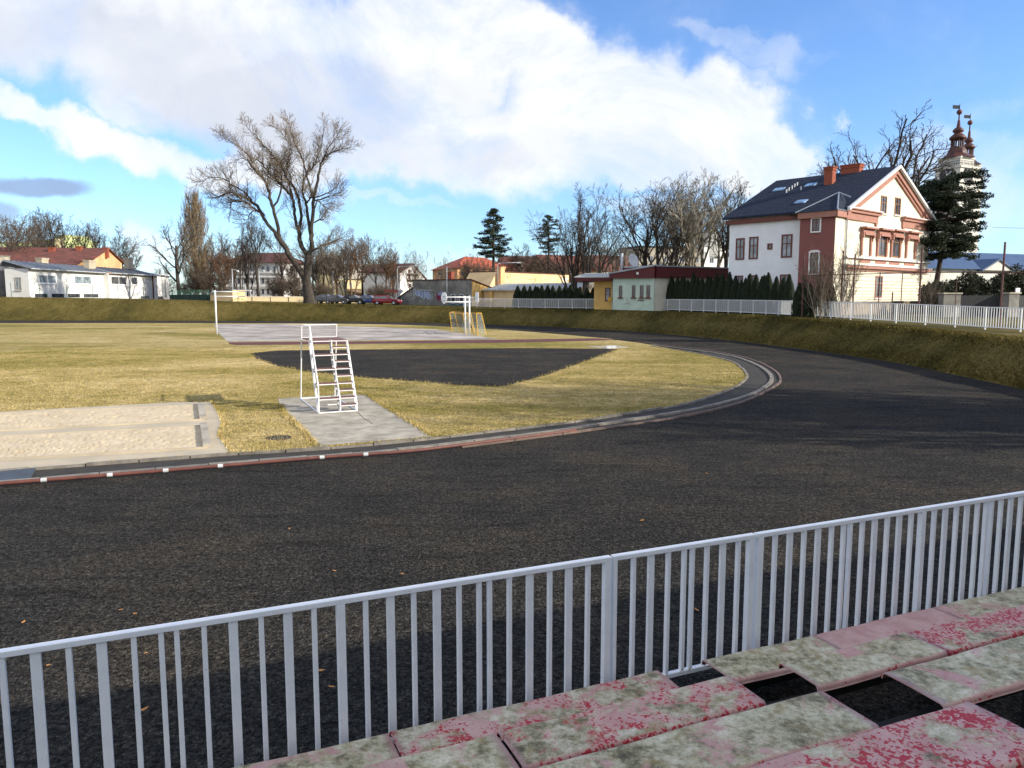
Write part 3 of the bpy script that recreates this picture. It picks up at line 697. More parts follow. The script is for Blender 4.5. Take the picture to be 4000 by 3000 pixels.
# ---------------------------------------------------------------- mint building and yellow entrance
mf=Fr(px('K4',650,0)[0],86.2,px('K4',1005,0)[0],84.2,1150); z0=1.5; zt=mf.hit(*px('K4',800,962))[1]
mint=empty('kindergarten_building',mf.p(0,z0),label='low mint green building with dark red fascia between the two hedges',cat='building')
mb=MB(); mf.box(mb,0,mf.w,z0,zt,-7,0); mb.build('wall',M['mint_wall'],mint)
m2=Fr(px('K4',1005,0)[0],84.3,px('K4',1645,0)[0],91,1150)
mb=MB(); m2.box(mb,.0,m2.w,z0,zt-.02,-6,-.02); mb.build('rear_wall',M['cream_wall'],mint)
zA=mf.hit(*px('K4',632,932))[1]; zB=mf.hit(*px('K4',1000,862))[1]
mb=MB(); mf.poly(mb,[(-.35,zt-.05),(mf.w+.1,zt-.05),(mf.w+.1,zB),(-.35,zA)],-7,.35); m2.box(mb,.0,m2.w,zt+.0,zB-.05,-5.5,.33); mb.build('fascia',M['maroon'],mint)
mb=MB(); mf.poly(mb,[(-.45,zA+.002),(mf.w+.15,zB+.002),(mf.w+.15,zB+.16),(-.45,zA+.16)],-7,.45); m2.box(mb,.0,m2.w,zB-.045,zB+.09,-5.5,.42); mb.build('roof_edge',M['grey_roof_metal'],mint)
for (x0,y0,x1,y1) in ((702,1030,732,1132),(815,1028,845,1132),(883,1027,915,1133),(940,1026,972,1133)):
    winpx(mf,mint,'K4',x0,y0,x1,y1,M['brown_wood'],M['glass'],nx=0,fw=.06,proud=.04,sill=M['brown_wood'])
mb=MB()
for st in ([(762,1180),(790,1190),(805,1192)],[(768,1135),(775,1160),(790,1180),(804,1192)],[(762,1180),(758,1195)]):
    mb.tube([mf.p(*mf.hit(*px('K4',*p)),.012) for p in st],.025,4)
mb.build('graffiti',M['red_trim'],mint)
mb=MB()
for st in ([(868,1165),(868,1148),(878,1155),(872,1162)],[(884,1165),(889,1150),(893,1166)],[(898,1150),(898,1165),(906,1152),(906,1166)],[(866,1158),(914,1158)],[(912,1150),(914,1166)]):
    mb.tube([mf.p(*mf.hit(*px('K4',*p)),.012) for p in st],.03,4)
mb.build('graffiti',M['dark_metal'],mint)
q=mf.hit(*px('K4',872,925)); mb=MB(); mf.box(mb,q[0]-.12,q[0]+.12,q[1]-.12,q[1]+.12,.35,.42); mb.build('alarm_box',M['white_paint'],mint)
# entrance wing
yf=Fr(px('K4',488,0)[0],88.6,px('K4',652,0)[0],88,1150)
wing=empty('entrance_wing',yf.p(0,z0),label='yellow entrance wing with flat overhanging roof beside the mint building',cat='building')
zy=yf.hit(*px('K4',560,992))[1]
mb=MB(); yf.box(mb,0,yf.w,z0,zy,-6,0); mb.build('wall',M['yellow_wall'],wing)
mb=MB(); yf.box(mb,-2.0,yf.w,zy+.0,zy+.38,-6,1.2); mb.build('fascia',M['maroon'],wing)
mb=MB(); mb.hexa([yf.p(-2.1,zy+.382,1.3),yf.p(yf.w,zy+.382,1.3),yf.p(yf.w,zy+.382,-6),yf.p(-2.1,zy+.382,-6),yf.p(-2.1,zy+.5,1.3),yf.p(yf.w,zy+.5,1.3),yf.p(yf.w,zy+1.1,-6),yf.p(-2.1,zy+1.1,-6)]); mb.build('roof',M['pale_roof_metal'],wing)
a=yf.hit(*px('K4',582,1165)); b=yf.hit(*px('K4',630,1048)); w=window(yf,wing,a[0],a[1],b[0],b[1],M['brown_wood'],M['glass_pale'],nx=0,nz=.5,fw=.12); w.name='door'
a=yf.hit(*px('K4',610,1165)); b=yf.hit(*px('K4',645,1128)); mb=MB(); yf.box(mb,a[0],b[0],a[1],b[1],.3,.4); o=mb.build('notice_board',M['yellow_paint']); tag(o,'small orange-yellow board standing by the entrance door behind the fence','board')
MB().tube([yf.p(yf.w-.05,z0,.12),yf.p(yf.w-.05,zy,.12)],.05,6).build('downpipe',M['galv'],wing)
# dish and flue
c=at(*px('K4',815,885),89); ds=empty('satellite_dish',c,label='white round satellite dish on a tripod on the mint building roof',cat='satellite dish')
dc=at(*px('K4',830,812),89); mb=MB(); pr=[(.02,.16),(.25,.13),(.5,.05),(.62,0),(.64,0),(.5,-.0)]
nrm=Vector((.45,-.85,.35)).normalized(); aa=nrm.cross(Vector((0,0,1))).normalized(); bb=aa.cross(nrm)
V=[];ns=20
for r_,h_ in ((0.02,-.17),(.3,-.13),(.6,-.05),(.78,.02),(.80,.0),(.6,-.08),(.3,-.16),(.02,-.2)):
    for k_ in range(ns):
        t_=2*pi*k_/ns; V.append(dc+aa*cos(t_)*r_*.85+bb*sin(t_)*r_+nrm*h_)
MB().add(V,[(i*ns+k_,i*ns+(k_+1)%ns,(i+1)*ns+(k_+1)%ns,(i+1)*ns+k_) for i in range(7) for k_ in range(ns)]).build('dish',M['white_old'],ds,True)
mb=MB(); 
for e in ((778,893),(850,893),(812,893)): mb.tube([dc-nrm*.2,at(*px('K4',*e),89+(.8 if e[0]==812 else 0))],.035,5)
mb.tube([dc+bb*-.7,dc+nrm*.75],.02,5); mb.build('tripod',M['galv'],ds)
a=at(*px('K4',727,905),88.5); b=at(*px('K4',729,748),88.5)
fl=empty('flue_pipe',a,label='tall shiny metal flue pipe rising from the low roof left of the dish',cat='flue'); MB().tube([a-Vector((0,0,.5)),b],.15,10).build('pipe',M['galv'],fl,True); MB().lathe(b,[(.2,.02),(.2,.08),(.05,.2)],8).build('cap',M['dark_metal'],fl)
# ---------------------------------------------------------------- graffiti building, annex and yellow hall
gf=Fr(px('K3',250,0)[0],121,px('K3',750,0)[0],116,1150); z0=1.4; zt=gf.hit(*px('K3',500,762))[1]
gb=empty('rendered_shed',gf.p(0,z0),label='dark grey rendered building with graffiti and a sunlit yellow side wall',cat='building')
SD=11
mb=MB(); gf.box(mb,0,gf.w,z0,zt,-.3,0)
ql=gf.hit(*px('K3',122,920))[0]; zl=gf.hit(*px('K3',122,920))[1]
gf.poly(mb,[(ql,z0),(-.003,z0),(-.003,zt-1.1),(ql,zl)],-3,-.05); mb.build('wall',M['grey_render'],gb)
mb=MB(); zlow=zt-2.1
mb.hexa([gf.p(.1,z0,-.302),gf.p(gf.w-.0,z0,-.302),gf.p(gf.w,z0,-SD),gf.p(.1,z0,-SD),gf.p(.1,zt-.05,-.302),gf.p(gf.w,zt-.05,-.302),gf.p(gf.w,zlow,-SD),gf.p(.1,zlow,-SD)]); mb.build('side_wall',M['yellow_wall'],gb)
mb=MB(); mb.hexa([gf.p(-.1,zt+.0,.12),gf.p(gf.w+.2,zt,.12),gf.p(gf.w+.2,zlow+.0,-SD-.2),gf.p(-.1,zlow,-SD-.2),gf.p(-.1,zt+.14,.12),gf.p(gf.w+.2,zt+.14,.12),gf.p(gf.w+.2,zlow+.14,-SD-.2),gf.p(-.1,zlow+.14,-SD-.2)]); mb.build('roof',M['brown_tile'],gb)
mb=MB(); gf.poly(mb,[(ql-.15,zl-.05),(.0,zt-1.15),(.0,zt-1.0),(ql-.15,zl+.1)],-3,.1); mb.build('lean_to_roof',M['dark_metal'],gb)
qc=gf.hit(*px('K3',535,700)); 
c=gf.p(qc[0],0,-1.2); chim('chimney',gb,Vector((c.x,c.y,0)),.9,.8,zt-.1,gf.hit(*px('K3',535,688))[1],gf.u,M['brick_chimney'],1)
def gp(x,y,d=.02): 
    q,z=gf.hit(*px('L5',x,y)); return gf.p(q,z,d)
mb=MB()
for st in ([(75,128),(75,262),(112,215),(158,262),(140,150)],[(75,128),(100,140),(98,205),(130,235)],[(140,150),(185,145),(290,145),(290,165)],[(185,145),(178,165),(215,165),(225,285),(262,300),(258,165),(290,165)],[(178,165),(170,240),(215,275)],
           [(320,150),(398,152),(362,205),(392,205),(392,308),(330,300),(330,285),(368,285),(368,232),(335,230),(345,190),(320,190),(320,150)],[(290,200),(320,250),(318,312),(282,240),(290,200)]):
    mb.tube([gp(*p,.03) for p in st],.042,4)
mb.build('graffiti',M['paint_pale'],gb)
def blob(pts,mat,d): 
    mb=MB(); A=[gp(x,y,d) for x,y in pts]; mb.extr(A,gf.n*.012); mb.build('graffiti',mat,gb)
rb=random.Random(4)
blob([(455+rb.uniform(-8,8)+95*(1+cos(t)),262+80*sin(t)*rb.uniform(.7,1.1)) for t in np.linspace(0,2*pi,22)[:-1]],M['paint_red'],.02)
blob([(490+60*(1+cos(t))*rb.uniform(.9,1.1),215+50*sin(t)*rb.uniform(.6,1.1)) for t in np.linspace(0,2*pi,18)[:-1]],M['paint_blue'],.028)
blob([(95,180),(130,150),(180,180),(250,170),(300,170),(350,200),(380,260),(340,290),(260,280),(200,260),(120,240)],M['paint_blue'],.012)
blob([(600,440),(640,405),(700,395),(800,400),(930,390),(930,445)],M['paint_teal'],.016)
mb=MB()
for st in ([(470,200),(500,290),(520,230)],[(545,230),(545,300),(590,300),(590,235),(545,230)],[(610,290),(640,330),(670,265)]): mb.tube([gp(*p,.045) for p in st],.06,4)
mb.build('graffiti',M['paint_red'],gb)
for (x0,y0,x1,y1) in ((715,220,790,375),(860,222,935,375)):
    winpx(gf,gb,'L5',x0,y0,x1,y1,M['paint_pale'],M['dark_metal'],nx=0,fw=.08,proud=.03,sill=M['paint_teal'])
# annex with metal roof
af=Fr(px('K3',862,0)[0],119,px('K3',1640,0)[0],113,1150); za=af.hit(*px('K3',1000,852))[1]; 
an=empty('annex_building',af.p(0,1.4),label='low yellowish annex with a long pale metal roof behind the picket fence',cat='building')
mb=MB(); af.box(mb,0,af.w,1.4,za,-8,0); mb.build('wall',M['peach_wall'],an)
zb_=at(*px('K3',1200,792),121).z
mb=MB(); mb.hexa([af.p(-.2,za+.002,.5),af.p(af.w,za+.002,.5),af.p(af.w,zb_,-8),af.p(-.2,zb_,-8),af.p(-.2,za+.12,.5),af.p(af.w,za+.12,.5),af.p(af.w,zb_+.12,-8),af.p(-.2,zb_+.12,-8)])
for i in range(int(af.w/.7)):
    mb.hexa([af.p(i*.7,za+.121,.5),af.p(i*.7+.05,za+.121,.5),af.p(i*.7+.05,zb_+.121,-8),af.p(i*.7,zb_+.121,-8),af.p(i*.7,za+.19,.5),af.p(i*.7+.05,za+.19,.5),af.p(i*.7+.05,zb_+.19,-8),af.p(i*.7,zb_+.19,-8)])
mb.build('roof',M['pale_roof_metal'],an)
q=af.hit(*px('K3',932,900))[0]; mb=MB(); af.box(mb,q-.25,q+.25,1.4,za-.15,.0,.5); mb.build('pillar',M['yellow_wall'],an)
yh=Fr(px('K3',905,0)[0],128,px('K3',1597,0)[0],147,1080); z1=yh.hit(*px('K3',1000,692))[1]
hall=empty('yellow_hall',yh.p(0,1.4),label='tall blank peach-yellow wall building rising behind the pale metal roof',cat='building')
q1=yh.hit(*px('K3',975,700))[0]
mb=MB(); yh.poly(mb,[(0,1.4),(yh.w,1.4),(yh.w,z1),(q1,z1),(0,z1-2.6)],-6,0); mb.build('wall',M['peach_wall'],hall)
mb=MB(); yh.box(mb,q1,yh.w+.2,z1+.002,z1+.16,-6,.15); mb.build('roof_edge',M['brown_tile'],hall)
c=yh.p(q1+.4,0,.5); chim('chimney',hall,Vector((c.x,c.y,0)),1.1,.9,1.5,yh.hit(*px('K3',988,648))[1],yh.u,M['orange_wall'],0)
mb=MB()
for st in ([(1712,565),(1720,640),(1740,660)],[(1730,570),(1760,575),(1745,610),(1770,640),(1735,665)],[(1770,575),(1790,600),(1785,650)],[(1715,600),(1785,605)],[(1725,655),(1790,590)]):
    mb.tube([yh.p(*yh.hit(*px('M4',*p)),.02) for p in st],.12,4)
mb.build('graffiti',M['paint_pale'],hall)
mb=MB()
for st in ([(1062,535),(1040,560),(1050,590),(1080,580),(1085,540)],[(1295,605),(1330,600),(1350,605)],[(1375,585),(1400,620),(1370,640)]):
    mb.tube([yh.p(*yh.hit(*px('M4',*p)),.02) for p in st],.05,4)
mb.build('graffiti',M['concrete_stained'],hall)

# ---------------------------------------------------------------- generic hip house
def hiphouse(name,label,C,Lp,Rp,z0,zw,zr_,wm,rm,wins=(),ins=.3,ch=(),cat='house'):
    C,Lp,Rp=[Vector((p[0],p[1],0)) for p in (C,Lp,Rp)]; B_=Lp+Rp-C
    h=empty(name,(C.x,C.y,z0),label=label,cat=cat)
    MB().prism([Lp,C,Rp,B_],z0,zw).build('wall',wm,h)
    mb=MB(); hip(mb,[Lp,C,Rp,B_],zw+.003,zr_,ins,.5); rf=mb.build('roof',rm,h)
    for (f,k,x0,y0,x1,y1) in wins: winpx(f,h,k,x0,y0,x1,y1,M['white_old'],M['glass'],nx=1,fw=.12)
    for (x,y,z,w_) in ch: 
        chim('chimney',rf,Vector((x,y,0)),w_,.9,z-2.2,z,Vector((1,0,0)),M['brick_chimney'],0)
    return h
def fr2(A,B):
    f=Fr(2000,1,2001,1); f.a=Vector((A[0],A[1],0)); b=Vector((B[0],B[1],0)); f.w=(b-f.a).length; f.u=(b-f.a)/f.w; f.n=Vector((-f.u.y,f.u.x,0)); return f
C_=at(*px('K3',635,655),160); L_=at(*px('K3',420,655),176); R_=at(*px('K3',1150,655),178)
fl_=fr2(L_,C_); fr_=fr2(C_,R_)
hiphouse('hip_roof_villa','villa with bright orange-red hipped tile roof behind the graffiti building',C_,L_,R_,1.5,C_.z,at(*px('K3',640,553),172).z,M['orange_wall'],M['red_tile'],
   [(fr_,'K3',668,684,700,722),(fr_,'K3',720,684,752,722),(fl_,'K3',470,690,500,725),(fl_,'K3',540,690,570,725)],.33,[(at(*px('K3',1098,600),182).x,182,at(*px('K3',1098,578),182).z,1.0)])
# long dark red roofs further back
def longhouse(label,k,x0,x1,ye,yr,Y0,Y1,wm,rm,name='terraced_house',wins=0,dep=10):
    f=Fr(px(k,x0,0)[0],Y0,px(k,x1,0)[0],Y1,1080); zE=f.hit(*px(k,(x0+x1)/2,ye))[1]; 
    h=empty(name,f.p(0,1.5),label=label,cat='house')
    mb=MB(); f.box(mb,0,f.w,1.5,zE,-dep,0); mb.build('wall',wm,h)
    m=at(*px(k,(x0+x1)/2,yr),(Y0+Y1)/2+dep/2); zR=m.z
    mb=MB(); mb.add([f.p(-.4,zE-.1,.5),f.p(f.w+.4,zE-.1,.5),f.p(f.w+.4,zR,-dep/2),f.p(-.4,zR,-dep/2),f.p(-.4,zE-.1,-dep-.5),f.p(f.w+.4,zE-.1,-dep-.5)],[(0,1,2,3),(3,2,5,4),(0,3,4),(1,5,2),(0,4,5,1)]); rf=mb.build('roof',rm,h)
    for i in range(wins):
        q=f.w*(i+.5)/wins; window(f,h,q-.55,zE-2.4,q+.55,zE-.9,M['white_old'],M['glass'],nx=1,fw=.12)
    return h,f,zE,zR,rf
longhouse('long house with dark maroon tiled roof left of the second pine','K3',1050,1530,700,556,196,200,M['brown_tile'],M['brown_tile'])
h,f,zE,zR,rf=longhouse('long house with dark red roof and a pale eaves line behind the multi-stem tree','K4',90,560,900,770,188,196,M['cream_wall'],M['rust_tile'],wins=8)
h2,f2,zE2,zR2,rf2=longhouse('dark red roofed house just left of the satellite dish','K4',560,890,905,772,176,182,M['cream_wall'],M['rust_tile'],wins=4)
for (k,x,y,Y) in (('K4',570,765,200),('K3',1165,550,205),('K3',1195,552,205)):
    p=at(*px(k,x,y),Y-4); chim('chimney',rf if k=='K4' else None,Vector((p.x,p.y,0)),1.1,.9,p.z-3,p.z,Vector((1,0,0)),M['brick_chimney'],0) if k=='K4' else None
f=Fr(px('M4',1180,0)[0],190,px('M4',1245,0)[0],190,1030); bb_=empty('white_block',f.p(0,1.5),label='small white-walled block with one window in front of the maroon roof',cat='building')
mb=MB(); f.box(mb,0,f.w,1.5,f.hit(*px('M4',1200,382))[1],-4,0); mb.build('wall',M['white_wall'],bb_); mb=MB(); f.box(mb,-.3,f.w+.3,f.hit(*px('M4',1200,382))[1]+.002,f.hit(*px('M4',1200,360))[1],-4,.3); mb.build('roof',M['dark_metal'],bb_)
winpx(f,bb_,'M4',1195,395,1215,430,M['white_old'],M['glass'],nx=0,fw=.12)
# grey slab building and town hall
f=Fr(px('K4',878,0)[0],225,px('K4',1405,0)[0],232,1000); gbk=empty('grey_building',f.p(0,1.5),label='long plain grey building behind the bare trees',cat='building')
zt=f.hit(*px('K4',900,700))[1]; mb=MB(); f.box(mb,0,f.w,1.5,zt,-12,0); mb.build('wall',M['concrete'],gbk); mb=MB(); f.box(mb,-.2,f.w+.2,zt+.003,zt+.5,-12,.2); mb.build('roof',M['dark_metal'],gbk)
for i in range(7): window(f,gbk,3+i*5.2,zt-4.2,4.6+i*5.2,zt-2.3,M['white_old'],M['glass'],nx=1,fw=.15)
f=Fr(px('K4',1390,0)[0],238,px('K4',1640,0)[0],244,1000); th_=empty('town_hall',f.p(0,1.5),label='white building with a small dark-capped clock spire behind pale bare trees',cat='building')
zt=f.hit(*px('K4',1450,700))[1]; mb=MB(); f.box(mb,0,f.w,1.5,zt,-12,0); mb.build('wall',M['white_wall'],th_)
for (x,y) in ((1410,760),(1440,760),(1490,770),(1530,770)): winpx(f,th_,'K4',x,y-22,x+20,y+22,M['white_old'],M['glass'],nx=1,fw=.15)
c=at(*px('K4',1488,700),244); zz=lambda y: at(*px('K4',1488,y),244).z-c.z
MB().lathe(c,[(4.2,-3),(4.2,zz(660)),(4.4,zz(655)),(3.2,zz(640)),(2.6,zz(590)),(2.0,zz(560))],8,.39).build('spire_base',M['tower_wall'],th_)
MB().lathe(c,[(2.2,zz(560)),(1.6,zz(540)),(1.5,zz(505)),(1.9,zz(503)),(1.3,zz(490)),(.3,zz(478)),(.15,zz(460))],8,.39).build('spire_cap',M['dark_metal'],th_)
# ---------------------------------------------------------------- church towers
def tower(par,cx,Y,k0,name):
    "k0: dict of photo rows in crop M5"
    c=at(*px('M5',cx,700),Y); z=lambda y: at(*px('M5',cx,y),Y).z
    hw=k0['hw']*CR['M5'][2]/F*Y
    t=empty(name,(c.x,c.y,1.5),label=k0['label'],cat='church tower')
    rot=radians(45+28)
    def sq(mb,r0,z0,r1,z1): mb.lathe((c.x,c.y,0),[(r0*1.414,z0),(r1*1.414,z1)],4,rot)
    mb=MB(); sq(mb,hw*1.16,1.5,hw*1.16,z(k0['bal'])); sq(mb,hw*1.28,z(k0['bal']),hw*1.30,z(k0['bal'])+.5); sq(mb,hw,z(k0['bal'])+.5,hw,z(k0['eave'])-.5); sq(mb,hw*1.05,z(k0['eave'])-.5,hw*1.08,z(k0['eave'])); mb.build('wall',M['tower_wall'],t)
    mb=MB(); zb=z(k0['bal'])+.5
    R=hw*1.25*1.414; cs=[(c.x+R*cos(rot+i*pi/2),c.y+R*sin(rot+i*pi/2)) for i in range(4)]
    for i in range(4):
        a,b=cs[i],cs[(i+1)%4]
        for zz_ in (.6,1.2): mb.tube([(a[0],a[1],zb+zz_),(b[0],b[1],zb+zz_)],.06,4)
        for j in range(12): 
            f_=j/12; x_,y_=a[0]+(b[0]-a[0])*f_,a[1]+(b[1]-a[1])*f_; mb.tube([(x_,y_,zb),(x_,y_,zb+1.2)],.045,4)
    mb.build('balcony_railing',M['dark_metal'],t)
    ze_,zl=z(k0['eave']),z(k0['lan0'])
    H_=zl-ze_; rl_=hw*.46
    prof=[(hw*1.12*1.3,ze_),(hw*.86*1.3,ze_+H_*.18),(hw*.62*1.3,ze_+H_*.45),(rl_*1.25*1.3,ze_+H_*.8),(rl_*1.3,zl)]
    MB().lathe((c.x,c.y,0),prof,8,rot+.39).build('bell_roof',M['copper_roof'],t)
    zl1=z(k0['lan1']); mb=MB()
    for i in range(8):
        a_=rot+i*pi/4; x_,y_=c.x+rl_*1.05*cos(a_),c.y+rl_*1.05*sin(a_); mb.tube([(x_,y_,zl),(x_,y_,zl1)],.22,5)
    mb.lathe((c.x,c.y,0),[(rl_*1.3,zl-.1),(rl_*1.3,zl+.25)],8,rot); mb.build('lantern',M['copper_roof'],t)
    zo,zs,zb_,zv=z(k0['on']),z(k0['sp']),z(k0['ball']),z(k0['top']); h=zo-zl1
    MB().lathe((c.x,c.y,0),[(rl_*1.35,zl1-.5),(rl_*1.55,zl1),(rl_*1.2,zl1+h*.18),(rl_*.75,zl1+h*.35),(rl_*.65,zl1+h*.42),(rl_*.95,zl1+h*.52),(rl_*1.0,zl1+h*.66),(rl_*.75,zl1+h*.8),(rl_*.35,zl1+h*.95),(.28,zo+1.5),(.2,zs),(.15,zb_)],12).build('onion_dome',M['copper_roof'],t,True)
    MB().lathe((c.x,c.y,zb_),[(.05,-.75),(.5,-.5),(.72,0),(.5,.5),(.05,.75)],12).build('ball',M['rust_rail'],t,True)
    mb=MB(); mb.tube([(c.x,c.y,zb_),(c.x,c.y,zv)],.08,5); mb.add([(c.x-1.8,c.y,zv-1.3),(c.x,c.y,zv-1.4),(c.x,c.y,zv-.5),(c.x-1.8,c.y,zv-.4),(c.x-1.8,c.y+.06,zv-1.3),(c.x,c.y+.06,zv-1.4),(c.x,c.y+.06,zv-.5),(c.x-1.8,c.y+.06,zv-.4)],[(0,1,2,3),(7,6,5,4),(0,4,5,1),(3,2,6,7),(0,3,7,4)]); mb.build('weather_vane',M['dark_metal'],t)
    return t,c,hw,rot,z
t1,c,hw,rot,z=tower(None,535,205,dict(hw=98,bal=655,eave=552,lan0=458,lan1=365,on=262,sp=240,ball=133,top=55,label='taller nearer of two church towers, with clock face and onion dome'),'church_tower')
tt=[]
for i in range(4):
    a_=rot+pi/4+i*pi/2; tt.append((sin(a_)*-1*0+cos(a_),sin(a_)))
dd=[(x_,y_) for x_,y_ in tt if y_<0]
for k_,(x_,y_) in enumerate(dd):
    cc=Vector((c.x+x_*(hw*1.17),c.y+y_*(hw*1.17),z(712))); s_=Vector((-y_,x_,0)); A=[cc+s_*2.1*cos(t_)+Vector((0,0,2.1*sin(t_))) for t_ in np.linspace(0,2*pi,25)[:-1]]
    ck=MB().extr(A,Vector((x_,y_,0))*.12).build('clock_face',M['dark_metal'],t1)
    A=cc+Vector((x_,y_,0))*.2; mb=MB(); mb.tube([A,A+s_*1.2+Vector((0,0,.9))],.1,4); mb.tube([A,A-s_*.3+Vector((0,0,1.1))],.12,4); mb.build('clock_hands',M['white_paint'],ck)
for x_ in (500,):
    p=at(*px('M5',500,700),190)
tower(None,636,226,dict(hw=76,bal=735,eave=612,lan0=528,lan1=450,on=355,sp=335,ball=228,top=145,label='smaller farther church tower whose onion dome stands lower at the right'),'church_tower')

# ---------------------------------------------------------------- blue roofed building at right
f=Fr(px('K5',1435,0)[0],96,px('K5',2200,0)[0],104,1000); zE=f.hit(*px('K5',1600,1218))[1]; zR=at(*px('K5',1750,1108),106).z
bl=empty('blue_roof_building',f.p(0,1.5),label='low building with blue-grey roof behind the dark shrubs at right',cat='building')
mb=MB(); f.box(mb,-2,f.w+8,1.5,zE,-10,0); mb.build('wall',M['tower_wall'],bl)
MB().add([f.p(-3,zE-.1,.5),f.p(f.w+9,zE-.1,.5),f.p(f.w+9,zR,-6),f.p(-3,zR,-6),f.p(-3,zE-.1,-12),f.p(f.w+9,zE-.1,-12)],[(0,1,2,3),(3,2,5,4),(0,3,4),(1,5,2)]).build('roof',M['blue_roof'],bl)
q0=f.hit(*px('K5',1790,1215))[0]; q1=f.hit(*px('K5',1990,1215))[0]; zz=f.hit(*px('K5',1905,1165))[1]
mb=MB(); f.poly(mb,[(q0,zE-.2),(q1,zE-.2),((q0+q1)/2,zz)],-3,.6); gd=mb.build('gable_dormer',M['tower_wall'],bl)
mb=MB(); qm=(q0+q1)/2
for P in ([(q0-.4,zE-.35),(qm,zz),(qm,zz+.2),(q0-.4,zE-.15)],[(qm,zz),(q1+.4,zE-.35),(q1+.4,zE-.15),(qm,zz+.2)]): f.poly(mb,P,-4,.8)
mb.build('dormer_roof',M['blue_roof'],gd)
# gate pillars and dark board fence right
for (x0,x1,y0,lb) in ((1548,1665,1385,'broad weathered concrete gate pillar toned dark for shade right of the cream gable house'),(1995,2065,1383,'concrete gate pillar with a white plate at the right picture edge')):
    f=Fr(px('K5',x0,0)[0],62,px('K5',x1,0)[0],62.3,1170); zt=f.hit(*px('K5',x0+5,y0))[1]
    g_=empty('gate_pillar',f.p(0,1.3),label=lb,cat='pillar'); mb=MB(); f.box(mb,0,f.w,1.3,zt-.12,-.6,0); mb.build('shaft',M['grey_render'],g_); mb=MB(); f.box(mb,-.08,f.w+.08,zt-.118,zt,-.68,.08); mb.build('cap',M['concrete'],g_)  # dark grey shaft colour stands in for the shade on the pillars
    if x0>1900:
        mb=MB(); f.box(mb,.9,1.3,zt+.002,zt+.35,-.3,-.2); pl=mb.build('sign_plate',M['white_paint'],g_)
f=Fr(px('K5',1668,0)[0],62.8,px('K5',1993,0)[0],62.8,1170); bfz=f.hit(*px('K5',1800,1405))[1]
bd=empty('board_fence',f.p(0,1.3),label='dark board fence between the two concrete gate pillars',cat='fence'); mb=MB()
for i in range(int(f.w/.2)): f.box(mb,i*.2,i*.2+.18,1.3,bfz+(.02 if i%2 else 0),-.04,0)
mb.build('boards',M['dark_metal'],bd); mb=MB(); 
for i in range(4): f.box(mb,i*f.w/3-.06*(i>0),i*f.w/3+.06,1.3,bfz+.1,-.16,-.045)
mb.build('posts',M['dark_metal'],bd)
f=Fr(px('K5',2068,0)[0],62.8,px('K5',2400,0)[0],64,1170)
bd=empty('board_fence',f.p(0,1.3),label='dark board fence to the right of the pillar with the white plate',cat='fence'); mb=MB()
for i in range(int(f.w/.2)): f.box(mb,i*.2,i*.2+.18,1.3,bfz,-.04,0)
mb.build('boards',M['dark_metal'],bd)
# ---------------------------------------------------------------- left side buildings
wf=Fr(px('M3',470,0)[0],121,px('K1',1318,0)[0],163,1100); z0=2.4; zE=wf.hit(*px('M3',480,1040))[1]
wb=empty('white_bungalow',wf.p(0,z0),label='long white low building with grey sheet metal roof behind the left bank',cat='building')
mb=MB(); wf.box(mb,0,wf.w,z0,zE,-3.7,0)
qs=wf.hit(*px('M3',1665,1080))[0]; wf.box(mb,qs,wf.w-.02,z0,zE-.02,0,1.0); mb.build('wall',M['white_wall'],wb)
zR=zE+1.2
mb=MB(); rp=lambda q,z,d: wf.p(q,z,d)
for (qa,qb,fd) in ((-.4,qs,.7),(qs,wf.w+.4,1.6)):
    mb.hexa([rp(qa,zE+.002,fd),rp(qb,zE+.002,fd),rp(qb,zR,-3.6),rp(qa,zR,-3.6),rp(qa,zE+.16,fd),rp(qb,zE+.16,fd),rp(qb,zR+.16,-3.6),rp(qa,zR+.16,-3.6)])
mb.hexa([rp(-.4,zR,-3.6),rp(wf.w+.4,zR,-3.6),rp(wf.w+.4,zE+.4,-4.4),rp(-.4,zE+.4,-4.4),rp(-.4,zR+.16,-3.6),rp(wf.w+.4,zR+.16,-3.6),rp(wf.w+.4,zE+.5,-4.4),rp(-.4,zE+.5,-4.4)])
wf.poly(mb,[(0,zE),(.3,zE),(.3,zE+.1),(0,zE+.1)],-3.6,-.1)
rf=mb.build('roof',M['grey_roof_metal'],wb)
mb=MB()
for i in range(int(wf.w/1.3)):
    q=i*1.3; fd=.7 if q<qs-.1 else 1.6
    mb.hexa([rp(q,zE+.162,fd),rp(q+.06,zE+.162,fd),rp(q+.06,zR+.162,-3.6),rp(q,zR+.162,-3.6),rp(q,zE+.22,fd),rp(q+.06,zE+.22,fd),rp(q+.06,zR+.22,-3.6),rp(q,zR+.22,-3.6)])
mb.build('roof_seams',M['dark_metal'],rf)
mb=MB(); MB.tube(mb,[rp(-.4,zE+.02,.78),rp(qs,zE+.02,.78)],.07,6); mb.tube([rp(qs,zE+.02,1.68),rp(wf.w+.4,zE+.02,1.68)],.07,6); mb.build('gutter',M['white_old'],wb)
def offs(f,d):
    g_=Fr(2000,1,2001,1); g_.a=f.a-f.n*d; g_.u=f.u; g_.n=f.n; g_.w=f.w; return g_
wf1=offs(wf,1.0)
for (k,x0,y0,x1,y1,ff) in (('M3',628,1130,905,1275,wf),('M3',1205,1148,1472,1288,wf),('M3',1797,1155,2045,1295,wf1),('M1',333,678,402,778,wf1)):
    winpx(ff,wb,k,x0,y0,x1,y1,M['white_paint'],M['glass_pale'] if ff is wf else M['glass'],nx=1 if x1-x0>80 else 0,fw=.18,proud=.06,sill=M['white_paint'])
